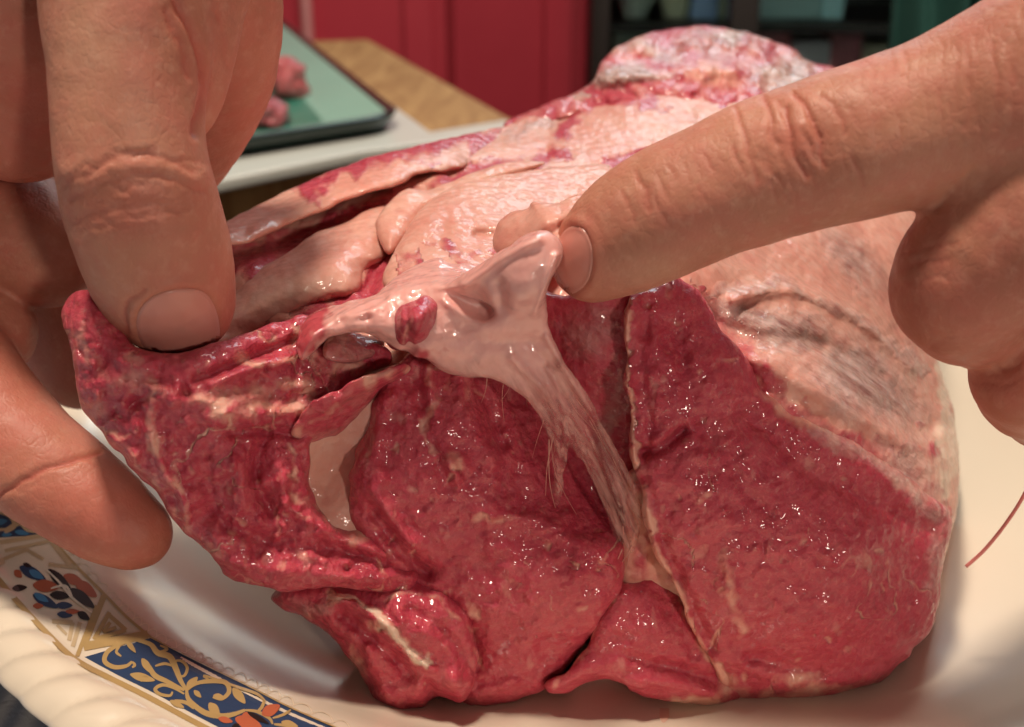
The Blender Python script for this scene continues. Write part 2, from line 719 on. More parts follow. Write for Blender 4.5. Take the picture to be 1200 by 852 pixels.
# the body of the leg running back to the shank
BODY = [(258, 330), (255, 285), (300, 250), (350, 225), (400, 203), (460, 185), (530, 168), (590, 150), (640, 125), (700, 97),
        (760, 80), (850, 70), (940, 75), (990, 84), (1050, 110), (1085, 180), (1094, 300), (1092, 380), (1098, 420), (1114, 470),
        (1123, 520), (1122, 585), (1108, 650), (1085, 720), (1050, 765), (800, 800), (500, 640), (300, 440)]
BODY_Y = [(300, 420, 192), (600, 420, 192), (800, 600, 192), (800, 330, 190), (790, 390, 194), (760, 360, 196), (850, 345, 198), (950, 300, 228), (1050, 300, 252),
          (1090, 400, 238), (1120, 520, 208), (1000, 480, 190), (900, 420, 186), (600, 330, 203), (600, 250, 224), (600, 190, 256),
          (620, 140, 300), (750, 100, 305), (950, 100, 320), (980, 100, 320), (800, 200, 255), (350, 260, 238), (280, 300, 215),
          (450, 250, 230), (320, 360, 198), (1060, 590, 190), (1080, 680, 186), (1000, 770, 186), (460, 380, 192), (720, 300, 203)]
relief("leg_body", BODY, BODY_Y, LEG, 9, 46,
       d_(S([(262, 300), (320, 285), (380, 268), (440, 245), (500, 228)], 11, -5),
          S([(530, 205), (580, 190), (640, 180)], 8, -5),
          S([(655, 205), (700, 195), (760, 180)], 8, -3),
          S([(640, 150), (680, 128), (740, 112), (830, 104)], 8, -6),
          S([(430, 340), (450, 300), (465, 270)], 10, -5),
          S([(820, 365), (880, 395), (960, 405), (1040, 450), (1090, 500)], 12, -3),
          S([(860, 350), (930, 340), (1000, 370), (1070, 430)], 9, 3),
          S([(880, 420), (960, 460), (1060, 520)], 10, 2)),
       tis(lambda x, y: 1 - mx(S([(818, 345), (850, 385), (884, 430), (910, 470), (965, 502), (1080, 572)], 15, .62), B(380, 262, 130, 12, 1, -22), B(300, 310, 40, 22, 1), S([(520, 208), (590, 188), (650, 178)], 9, .95),
                               S([(690, 198), (760, 182)], 8, .95), S([(655, 150), (700, 120), (760, 110), (835, 108)], 9, 1.),
                               S([(330, 395), (420, 350), (450, 300)], 16, 1.0), B(1080, 620, 30, 90, .7))(x, y),
           lambda x, y: mx(B(905, 380, 80, 24, .9, 15), B(1010, 450, 90, 44, .85, 35), B(1000, 300, 26, 60, .55, -35), B(1060, 560, 50, 70, .6), B(940, 430, 60, 30, .4, 25), S([(840, 340), (900, 330), (980, 360), (1080, 440)], 9, .5),
                           B(640, 135, 70, 9, .6, -25), B(700, 105, 60, 12, .7, -15), B(900, 110, 90, 14, .8))(x, y),
           lambda x, y: mx(S([(1094, 400), (1108, 450), (1116, 520), (1116, 570)], 10, .9))(x, y)),
       res=2.4, dy=1.0, rag=.5, rough=.8, seed=11)

relief("shank_muscle", [(590, 148), (640, 122), (690, 100), (706, 72), (735, 48), (780, 35), (830, 30), (890, 42), (925, 55), (948, 72), (1000, 88), (1020, 130), (900, 145), (760, 130), (680, 140)],
       [(600, 150, 300), (700, 100, 312), (720, 70, 322), (780, 40, 345), (840, 34, 348), (900, 50, 340), (950, 85, 322), (1000, 110, 312), (830, 100, 308), (740, 115, 304), (820, 65, 322)],
       LEG, 8, 40, d_(S([(700, 96), (760, 86), (860, 82)], 9, 4), S([(720, 75), (800, 62), (880, 66)], 9, -4), S([(900, 55), (930, 80), (900, 105)], 9, -3)),
       tis(lambda x, y: mx(B(850, 90, 60, 12, .8), B(740, 60, 30, 20, .55))(x, y) * .8 + .3,
           lambda x, y: mx(B(800, 55, 130, 22, .5), B(730, 92, 70, 12, .9), B(920, 85, 40, 30, .9), B(860, 40, 50, 12, .8), B(760, 60, 60, 14, .6))(x, y)),
       res=2.4, dy=.9, rag=1.0, rough=2.2, seed=17)

# top of the joint: layers of fat
relief("fat_layer", [(252, 285), (262, 262), (300, 243), (350, 218), (400, 196), (450, 180), (520, 164), (590, 148), (612, 150), (596, 172), (560, 186), (535, 198), (490, 204), (470, 216), (430, 226), (380, 246), (330, 268), (285, 286)],
       [(260, 275, 214), (400, 210, 240), (500, 180, 256), (590, 155, 288), (470, 210, 238), (330, 262, 222), (560, 185, 262)],
       LEG, 5, 12, d_(S([(300, 270), (380, 236), (470, 208)], 10, 1.0)),
       tis(lambda x, y: 1 - mx(S([(355, 215), (400, 197), (450, 184), (520, 170), (570, 163)], 13, 1))(x, y)),
       res=2, dy=.7, rough=.35, rag=.6, seed=21)
relief("fat_layer", [(262, 350), (290, 325), (330, 300), (370, 275), (410, 258), (450, 240), (465, 262), (455, 300), (430, 318), (415, 345), (370, 358), (320, 380), (280, 405), (250, 420), (190, 412), (190, 370)],
       [(270, 350, 198), (290, 390, 190), (350, 330, 201), (400, 290, 212), (450, 255, 224), (400, 345, 196)], LEG, 7, 12,
       d_(B(390, 310, 26, 16, 1.0), S([(300, 330), (370, 290), (440, 260)], 10, -.5)),
       tis(lambda x, y: .95 - mx(S([(300, 395), (360, 372), (430, 345)], 8, .9))(x, y), None, lambda x, y: B(320, 350, 60, 30, .5, -25)(x, y)),
       res=2, dy=.7, rough=.35, rag=.6, seed=22)
relief("fat_layer", [(448, 330), (462, 295), (480, 262), (500, 240), (520, 225), (560, 210), (620, 200), (680, 195), (720, 200), (730, 260), (700, 300), (640, 320), (560, 330), (500, 345), (470, 350)],
       [(460, 330, 190), (500, 280, 203), (560, 230, 222), (650, 210, 234), (720, 230, 228), (680, 300, 204), (560, 310, 196), (600, 260, 212)], LEG, 5, 12,
       d_(S([(560, 275), (580, 276), (600, 282)], 6, -2), S([(470, 300), (500, 285), (520, 270)], 9, -1.2), B(520, 325, 20, 8, 1)),
       tis(lambda x, y: 1 - .35 * mx(B(550, 290, 60, 9, 1, 8), B(475, 300, 14, 20, 1))(x, y)), res=2, dy=.7, rough=.3, rag=.6, seed=23)
relief("fat_layer", [(440, 262), (470, 225), (500, 222), (530, 212), (560, 200), (600, 190), (640, 190), (610, 205), (560, 220), (520, 236), (495, 255), (475, 280), (455, 300)],
       [(450, 270, 214), (500, 232, 226), (600, 195, 240)], LEG, 4, 8, None, tis(lambda x, y: 1 + 0 * x), res=2, dy=.7, rough=.3, rag=.5, seed=24)

# inner muscle seen in the cleft
relief("inner_muscle", [(610, 330), (660, 345), (745, 345), (748, 580), (735, 660), (690, 620), (640, 520), (560, 430), (540, 380)],
       [(640, 350, 184), (740, 350, 179), (740, 560, 181), (640, 450, 186), (690, 440, 182)], LEG, 3, 16,
       d_(B(690, 410, 36, 70, 2.5, 10)), tis(lambda x, y: B(740, 640, 22, 50, .5)(x, y), lambda x, y: mx(B(690, 390, 50, 40, .42), S([(735, 420), (715, 500)], 16, .35))(x, y)),
       rough=.3, seed=31)

GC, GCP = granules([(450, 470), (500, 420), (560, 430), (620, 520), (720, 640), (640, 790), (560, 810), (480, 740), (420, 620)], 110, 6, 2.2, 6, .5)
GR, GRP = granules([(745, 360), (790, 335), (880, 450), (1080, 590), (1080, 720), (980, 800), (860, 800), (770, 630)], 150, 7, 2.2, 6, .45)
# the round right muscle
R_POLY = [(750, 342), (770, 330), (792, 322), (812, 338), (832, 365), (852, 392), (880, 430), (905, 468), (960, 498), (1020, 530),
          (1075, 568), (1110, 600), (1108, 650), (1094, 720), (1068, 768), (1030, 798), (960, 820), (900, 826), (862, 817), (845, 795),
          (815, 742), (790, 692), (765, 640), (752, 585), (742, 540), (737, 495), (733, 440), (733, 385), (738, 352)]
relief("right_muscle", R_POLY,
       [(740, 350, 177), (735, 450, 173), (745, 550, 171), (790, 690, 169), (845, 795, 172), (900, 822, 174), (1030, 795, 176), (1090, 720, 180),
        (1110, 620, 187), (1020, 530, 184), (905, 470, 181), (815, 345, 181), (790, 330, 181), (900, 640, 169), (980, 700, 171), (850, 560, 170), (820, 450, 174)],
       LEG, 3.2, 20,
       d_(GR, S([(738, 352), (733, 390), (734, 440), (739, 500), (744, 540)], 5, 1.6), S([(758, 360), (752, 440), (762, 500), (752, 540)], 8, -1.1),
          S([(752, 575), (768, 640), (790, 690), (815, 745), (845, 795)], 7, 1.9), S([(775, 630), (800, 690), (835, 760)], 8, -1.2),
          S([(755, 530), (775, 525), (800, 505)], 7, -2.2), S([(905, 470), (980, 520), (1070, 580)], 14, 1.2),
          S([(790, 380), (810, 460), (850, 540), (900, 600)], 10, -.9), S([(870, 480), (960, 560), (1090, 620)], 12, -1.3),
          S([(850, 650), (858, 700), (870, 740)], 7, .9), S([(840, 770), (920, 800), (1020, 795)], 12, 1.0),
          S([(880, 770), (960, 785)], 8, -1.0), B(1000, 640, 50, 40, 1.2), B(880, 600, 40, 30, -1.0), B(940, 720, 60, 30, 1.2), B(800, 600, 26, 40, 1)),
       tis(mx(GRP, veins(110, .05, .6, 33), S([(738, 352), (732, 390), (734, 440), (739, 500), (743, 545)], 5, 1.0), S([(752, 570), (768, 640), (790, 690), (815, 745), (845, 795)], 8, .95),
              S([(745, 600), (755, 640), (775, 680)], 9, .7), S([(855, 650), (860, 700), (872, 742)], 8, .55), B(826, 642, 14, 8, .6, -20),
              S([(830, 815), (900, 812), (1000, 808)], 9, .5), B(935, 795, 40, 12, .6, 12), B(846, 800, 20, 14, .6),
              S([(900, 462), (960, 500), (1030, 540), (1085, 580)], 15, .62), B(990, 735, 16, 10, .4), B(985, 560, 8, 5, .5), S([(830, 760), (850, 740)], 4, .5)),
           mx(S([(960, 508), (1040, 548), (1100, 600)], 16, .5), S([(1100, 620), (1096, 690)], 12, .4)), wob=5), rough=.75, seed=41, res=1.8)
relief("lower_wedge", [(642, 806), (650, 795), (672, 778), (690, 752), (705, 715), (722, 688), (742, 682), (770, 676), (800, 690), (835, 740), (866, 798), (868, 818),
                       (835, 826), (790, 822), (742, 816), (728, 804), (700, 800), (672, 812), (655, 814)],
       [(645, 806, 168), (700, 780, 168), (740, 690, 173), (780, 750, 170), (840, 815, 172), (760, 815, 169), (800, 690, 176), (835, 750, 174)], LEG, 2.2, 15,
       d_(S([(735, 800), (780, 800), (840, 815)], 9, 1.6), S([(740, 770), (800, 785), (850, 800)], 8, -1.4), S([(650, 800), (690, 785), (760, 775)], 10, .8), B(760, 730, 24, 20, .8)),
       tis(mx(S([(790, 820), (835, 822), (852, 812)], 9, .75), S([(722, 690), (700, 730), (680, 770), (650, 802)], 5, .5), S([(800, 700), (825, 750), (850, 800)], 8, .7), B(675, 808, 25, 5, .4)), wob=6), rough=.7, seed=43)
relief("fascia_strip", [(734, 555), (756, 560), (786, 640), (815, 710), (770, 716), (742, 706), (728, 692), (728, 650), (732, 600)],
       [(740, 570, 174), (735, 680, 175), (790, 690, 175)], LEG, 2, 9, S([(760, 600), (770, 650)], 8, -1),
       tis(lambda x, y: .7 + 0 * x, wob=6), rough=.35, seed=44)

# the centre muscle
relief("centre_muscle", [(430, 505), (440, 465), (462, 430), (490, 408), (540, 405), (600, 425), (645, 470), (690, 515), (722, 580), (732, 640), (730, 690), (702, 735),
                         (672, 772), (640, 806), (600, 822), (562, 828), (520, 810), (480, 760), (440, 690), (412, 630), (408, 570), (414, 535)],
       [(430, 500, 175), (500, 415, 180), (600, 430, 187), (680, 520, 187), (715, 580, 184), (640, 560, 179), (560, 500, 175), (450, 580, 170), (520, 620, 169), (600, 680, 169),
        (700, 660, 170), (640, 800, 171), (560, 820, 170), (680, 760, 170), (420, 640, 170), (480, 740, 170), (600, 480, 184), (730, 650, 173)],
       LEG, 2.6, 18,
       d_(GC, S([(480, 450), (500, 480), (515, 530), (525, 570)], 9, -1.5), S([(448, 470), (440, 520), (450, 590), (480, 640)], 10, 1.4), S([(505, 430), (508, 500), (535, 560)], 8, 1.6),
          S([(540, 440), (545, 480), (575, 540)], 10, 1.3), S([(555, 430), (570, 470), (590, 520)], 7, -1.8), S([(440, 600), (480, 655), (500, 670)], 9, -2.2), S([(560, 600), (620, 610), (690, 640), (725, 650)], 14, 1.5),
          S([(420, 540), (450, 600), (490, 640)], 8, 1), B(600, 720, 50, 40, 1.2), B(670, 700, 30, 40, .8), S([(470, 680), (540, 720), (560, 780)], 9, -1.2), S([(560, 660), (600, 690)], 10, -.6),
          S([(600, 800), (560, 815)], 8, 1), B(530, 540, 16, 12, 1.2)),
       tis(mx(GCP, veins(85, .07, .7, 32), S([(502, 428), (508, 470), (500, 500), (520, 545)], 6, .55), B(530, 540, 14, 10, .8, 20), S([(560, 605), (600, 612)], 5, .55), B(556, 716, 6, 16, .65, -20), B(598, 695, 6, 13, .75), B(530, 690, 7, 10, .5),
              B(433, 530, 7, 6, .7), B(465, 525, 5, 5, .6), S([(545, 425), (552, 470)], 7, .4), S([(520, 700), (550, 740), (562, 790)], 6, .5), B(660, 708, 6, 4, .5), B(470, 590, 24, 10, .3, 40)),
           mx(B(520, 470, 50, 40, .22)), wob=5), rough=.85, seed=51, res=1.8)
GF, GFP = granules([(90, 360), (130, 400), (260, 420), (400, 400), (440, 410), (380, 460), (345, 500), (340, 560), (380, 630), (470, 670), (300, 680), (200, 590), (100, 470)], 190, 5, 2.5, 7, .95)
# left flap held by the thumb
relief("left_flap", [(74, 362), (82, 342), (100, 336), (118, 346), (132, 376), (150, 398), (182, 409), (225, 411), (258, 402), (300, 384), (345, 368), (375, 372), (400, 392), (440, 402),
                     (458, 418), (452, 434), (420, 448), (404, 478), (378, 500), (366, 522), (362, 560), (374, 596), (394, 618), (432, 616), (462, 650), (492, 668), (480, 694), (440, 694), (380, 688), (330, 692), (285, 684),
                     (245, 655), (208, 612), (185, 578), (152, 545), (122, 508), (98, 478), (90, 440), (80, 398)],
       [(85, 350, 172), (100, 450, 163), (160, 420, 163), (230, 430, 164), (340, 380, 176), (430, 410, 176), (200, 520, 161), (300, 520, 166), (280, 640, 162), (350, 660, 164), (450, 680, 166), (480, 670, 168),
        (420, 600, 171), (120, 500, 164), (200, 600, 163), (430, 500, 176), (350, 500, 170)],
       LEG, 3, 13,
       d_(GF, S([(180, 470), (176, 510), (196, 560), (215, 590), (220, 640)], 6, 1.2), S([(110, 500), (150, 530), (185, 570), (205, 610)], 6, 1.0), B(260, 480, 45, 20, 2.2, 5), S([(245, 490), (300, 486), (350, 478)], 9, 1.1),
          S([(270, 508), (310, 506), (350, 512)], 6, -1.3), B(340, 470, 14, 12, -1.5), S([(310, 510), (300, 560), (320, 600)], 9, -2.0), S([(250, 450), (300, 430), (350, 420), (390, 410)], 7, 1.6), S([(230, 445), (290, 420), (340, 400)], 6, -1.4),
          S([(330, 560), (345, 600), (400, 630), (450, 650)], 8, 1.6), S([(240, 610), (320, 635), (420, 650), (470, 665)], 9, -1.2), S([(250, 655), (340, 670), (440, 680)], 9, 1.2), B(220, 462, 6, 5, -1.6), B(160, 470, 10, 8, -1.8), B(110, 390, 18, 26, 1.5),
          S([(245, 540), (250, 600)], 10, -1.2), S([(280, 545), (285, 610)], 9, 1.2), B(300, 425, 10, 6, 1.2), S([(150, 440), (200, 450)], 7, -1)),
       tis(mx(GFP, veins(60, .13, .85, 31), B(300, 470, 60, 18, .72, 5), B(340, 448, 46, 14, .55, -8), B(405, 432, 30, 10, .6, -10), B(160, 450, 60, 14, .5, 10), B(110, 470, 20, 40, .42), B(120, 380, 20, 16, .35), B(265, 478, 36, 18, .85, 4), B(235, 462, 30, 14, .6), S([(180, 462), (177, 505), (194, 555), (214, 590), (222, 640)], 7, .62), S([(98, 380), (106, 420), (110, 450)], 8, .5), S([(118, 505), (150, 530), (178, 566), (200, 605)], 6, .55),
              B(296, 425, 12, 6, .85), S([(310, 425), (345, 410)], 6, .6), S([(255, 490), (310, 484), (350, 478)], 8, .75), B(90, 430, 10, 60, .4), B(210, 430, 24, 9, .5), S([(340, 520), (350, 575), (380, 612)], 6, .6),
              B(420, 625, 22, 8, .6, 10), S([(230, 640), (260, 660)], 8, .4), B(150, 425, 14, 8, .6), B(370, 430, 18, 22, .35), S([(395, 470), (430, 445), (460, 432)], 7, .75), B(400, 480, 26, 20, .45), S([(255, 560), (300, 600)], 12, .2)), wob=9),
       rough=1.15, seed=61, res=1.8, rag=1.2)
relief("bone_socket", [(318, 520), (342, 478), (395, 446), (450, 422), (480, 440), (465, 500), (446, 560), (456, 640), (385, 645), (335, 612), (318, 560)],
       [(330, 505, 174), (450, 440, 179), (430, 500, 177), (415, 540, 177), (390, 552, 178), (405, 572, 174.5), (388, 592, 172), (390, 620, 170), (440, 620, 173), (340, 570, 173), (360, 530, 173.5), (385, 490, 176)], LEG, 2, 12, None,
       tis(lambda x, y: .9 + 0 * x, lambda x, y: .22 * B(410, 490, 40, 40, 1)(x, y), lambda x, y: .2 * B(390, 595, 40, 26, 1)(x, y)), rough=.4, rag=.3, seed=62)
relief("tissue_fold", [(340, 505), (365, 478), (400, 458), (436, 440), (474, 426), (476, 438), (446, 452), (428, 476), (408, 502), (376, 516), (352, 522)],
       [(350, 510, 169), (400, 480, 171), (470, 430, 170), (430, 470, 174), (380, 510, 173)], LEG, 2, 6, S([(380, 480), (430, 452), (470, 432)], 5, .8), tis(lambda x, y: .22 + .5 * S([(430, 450), (475, 430)], 8, 1)(x, y) + .3 * S([(345, 508), (390, 470)], 6, 1)(x, y)), rough=.8, rag=1.6, seed=66, res=1.6)
# flap at the bottom
relief("bottom_flap", [(318, 698), (345, 676), (390, 666), (450, 668), (515, 676), (550, 720), (562, 765), (556, 800), (540, 822), (516, 818), (492, 832), (466, 844), (446, 830), (428, 800), (410, 772), (388, 744), (352, 724), (328, 714)],
       [(400, 670, 175), (500, 680, 171), (325, 702, 172), (400, 700, 169), (480, 720, 164), (550, 760, 165), (465, 835, 166), (420, 780, 169), (530, 810, 164)], LEG, 4, 14,
       d_(S([(395, 700), (425, 712), (450, 730), (475, 765), (508, 785)], 7, 1.6), S([(400, 720), (440, 750), (480, 790)], 9, -2.2), B(530, 800, 16, 15, 2.5), S([(480, 715), (520, 740), (550, 780)], 8, -1.2), S([(430, 760), (445, 800), (470, 830)], 8, 1.2), B(500, 745, 14, 18, 1), S([(502, 800), (508, 818)], 5, -2)),
       tis(mx(S([(392, 700), (425, 710), (448, 726), (470, 755), (508, 788)], 7, .95), S([(450, 700), (500, 702), (540, 730), (560, 780)], 6, .5), S([(410, 760), (425, 800)], 9, .5), B(375, 722, 26, 8, .4, 20), B(430, 726, 8, 8, .5)),
           mx(B(370, 708, 40, 14, .4)), S([(392, 700), (425, 710), (448, 726), (470, 755), (508, 788)], 5, .75)), rough=.85, seed=71, rag=1.0)

def film_material():
    t = NT("fascia_film")
    md = t.noise(260, 4)
    stk = t.noise(700, 4, .55, co=t.mapping((1, 1, 11), (0, -.45, 0), typ='TEXTURE'))
    c = t.mix(md, (.76, .34, .31), (.80, .46, .41))
    c = t.mix(t.math('MULTIPLY', t.attr('mem'), t.ramp(stk, [(.40, 0), (.70, .8)])), c, (.58, .24, .21))
    c = t.mix(t.math('SUBTRACT', 1, t.ramp(t.math('ADD', t.attr('fat'), t.math('MULTIPLY_ADD', md, .5, -.25)), [(.3, 0), (.7, 1)])), c, (.50, .07, .09))
    al = t.math('SUBTRACT', 1, t.math('MULTIPLY', t.attr('mem'), t.ramp(stk, [(.36, .55), (.56, 1.0)])), clamp=True)
    nn = t.bump(t.math('MULTIPLY', stk, t.attr('mem')), .0008)
    t.set(Base_Color=c, Alpha=al, Roughness=.38, Normal=nn, Coat_Weight=.9, Coat_Roughness=.055, Coat_Normal=t.bump(t.noise(480, .6), .0006))
    sss(t, .3, (1, .4, .3), .002)
    return t.m


# gristle, knobs and fascia
RIDGE = [(346, 404), (352, 386), (366, 372), (402, 356), (432, 346), (452, 328), (478, 314), (530, 306), (590, 312), (632, 340), (632, 380), (606, 396), (560, 416), (520, 424), (478, 416), (452, 402), (420, 388), (392, 392), (372, 412), (352, 424)]
KNOB = [(520, 338), (560, 312), (592, 290), (615, 274), (640, 270), (657, 281), (661, 298), (655, 314), (643, 330), (637, 352), (628, 372), (606, 372), (580, 362), (555, 350)]
FILM = [(515, 425), (550, 396), (590, 366), (630, 356), (640, 384), (654, 412), (684, 458), (716, 512), (744, 562), (752, 600), (744, 640), (735, 664), (722, 630), (706, 580), (686, 546), (668, 524),
        (662, 550), (657, 580), (651, 612), (646, 580), (646, 535), (636, 500), (616, 468), (585, 444), (545, 438)]
relief("gristle", [(335, 425), (345, 370), (470, 300), (560, 290), (640, 260), (675, 285), (665, 380), (770, 580), (750, 680), (720, 670), (640, 630), (560, 450)],
       lambda x, y: 174 + 10 * (x > 340) * ((x + y) % 2 < 1) - 16 * ((x - y) % 2 < 1), LEG, 3, 14,
       None, tis(lambda x, y: np.clip((x - 330) / 70, .3, 1) - .5 * B(485, 412, 34, 8, 1)(x, y),
                 lambda x, y: np.maximum(np.clip((y - 415) / 90, 0, .92), .75 * mx(B(660, 430, 16, 7, 1, 50), S([(672, 470), (724, 560)], 5, 1), S([(650, 500), (653, 600)], 9, .8))(x, y))),
       rough=0, rag=0, seed=81, res=1.6, dy=.4, mat=film_material(), blend=3.2, layers=[
           (RIDGE, [(350, 405, 168), (400, 365, 172), (480, 320, 178), (580, 320, 180), (620, 370, 172), (540, 415, 169), (460, 400, 167), (420, 380, 167), (520, 370, 167)], 4.0, 13,
            d_(S([(360, 395), (420, 366), (470, 340), (540, 330)], 10, 1.5), S([(520, 350), (560, 378), (600, 385)], 8, 1.5), S([(440, 395), (480, 410)], 7, -1), B(590, 346, 18, 16, -2.5), S([(395, 380), (430, 372)], 6, -1.2), S([(400, 375), (450, 350)], 4, -.8)), 1.3, .6),
           (KNOB, [(530, 335, 168), (580, 310, 166), (630, 275, 165), (655, 300, 164), (620, 330, 161), (625, 365, 165), (580, 350, 165)], 3.2, 9,
            d_(S([(545, 334), (590, 300), (630, 280)], 7, 1.6), S([(652, 300), (640, 335), (628, 368)], 5, 1.4), S([(585, 335), (590, 365)], 8, -1.4), B(560, 345, 12, 10, -1.2), B(620, 325, 22, 16, -.8)), .5, .15),
           (FILM, [(530, 425, 170), (620, 372, 167), (650, 410, 169), (640, 480, 171), (650, 600, 176), (700, 500, 172), (745, 570, 172), (735, 640, 174), (690, 540, 174), (560, 420, 169)], 1.1, 2.4,
            d_(S([(620, 400), (660, 450), (720, 540), (738, 620)], 6, -.6), S([(600, 420), (650, 480), (653, 580)], 6, .8), S([(640, 395), (690, 480), (740, 570)], 4, .7), S([(670, 480), (710, 550), (735, 620)], 4, .6), S([(640, 430), (690, 510)], 3, -.6), S([(560, 400), (630, 400)], 9, -.8)), .9, .3)])
relief("gristle_knob", [(578, 290), (583, 262), (600, 248), (618, 244), (625, 236), (650, 238), (668, 231), (690, 230), (688, 250), (678, 268), (664, 284), (655, 300), (600, 306)],
       [(580, 290, 178), (610, 255, 180), (685, 235, 178), (640, 260, 174), (640, 300, 172)], LEG, 3.5, 9, S([(640, 275), (665, 262), (682, 245)], 7, -1.2),
       tis(lambda x, y: .97 + 0 * x), rough=.2, rag=.4, seed=83, res=1.6)
relief("gland", [(452, 378), (472, 354), (498, 346), (514, 358), (514, 384), (502, 406), (474, 414), (455, 402)],
       [(455, 380, 168), (500, 350, 166), (485, 380, 161), (510, 400, 167), (460, 405, 168)], LEG, 5, 8,
       d_(S([(478, 360), (480, 408)], 5, -1.2), B(492, 372, 10, 10, .8)), tis(lambda x, y: .12 + .4 * S([(478, 385), (482, 405)], 4, 1)(x, y)), rough=.5, seed=84, res=1.6)
relief("bone_end", [(378, 400), (392, 390), (420, 392), (446, 400), (442, 416), (420, 424), (390, 422), (378, 414)],
       [(380, 405, 172), (440, 410, 177), (400, 415, 172)], LEG, 3, 9, S([(384, 396), (382, 412)], 4, .6), tis(lambda x, y: .45 + .5 * S([(384, 394), (380, 414)], 5, 1)(x, y), lambda x, y: .35 + 0 * x, lambda x, y: .2 + 0 * x), rough=.3, seed=85, res=1.6)
# thin torn strands hanging from the fascia
st = MB()
rs = random.Random(4)
for q in range(19):
    if q < 5:                                   # from the lower left edge of the film down onto the centre muscle
        t = rs.random()
        p = (636 + 26 * t + rs.uniform(-6, 6), 480 + 60 * t + rs.uniform(-8, 8))
        ln, dx = rs.uniform(30, 120), rs.uniform(-22, 40)
    elif q < 11:                                 # across the film
        t = rs.random()
        p = (640 + 80 * t, 410 + 130 * t)
        ln, dx = rs.uniform(40, 80), rs.uniform(20, 48)
    elif q < 14:
        p = (rs.uniform(565, 600), rs.uniform(425, 450))
        ln, dx = rs.uniform(25, 60), rs.uniform(-5, 5)
    else:
        p = (rs.uniform(728, 742), rs.uniform(615, 645))
        ln, dx = rs.uniform(30, 60), rs.uniform(-30, -8)
    m_ = (p[0] + dx * .35 + rs.uniform(-7, 7), p[1] + ln * .5)
    e_ = (p[0] + dx + rs.uniform(-5, 5), p[1] + ln)
    y0_ = rs.uniform(171, 174)
    pts = spline([W(p[0], p[1], y0_), W(m_[0], m_[1], y0_ + 1.5), W(e_[0], e_[1], y0_ + rs.uniform(2, 5))], 5)
    st.tube(pts, list(np.linspace(rs.uniform(.04, .15), .03, len(pts))), 5)
so = st.build("torn_strands", None, LEG, True)
so.data.materials.append(simple("strand", (.56, .25, .21), .3, .2, 300))
so['kind'] = 'stuff'


# ------------------------------------------------------------------ hands
def cone_d(P, a, b, ra, rb):
    d = b - a
    L = max(d @ d, 1e-6)
    h = np.clip(((P - a) @ d) / L, 0, 1)
    q = P - a - h[..., None] * d
    return np.sqrt((q * q).sum(-1)) - (ra + h * (rb - ra))


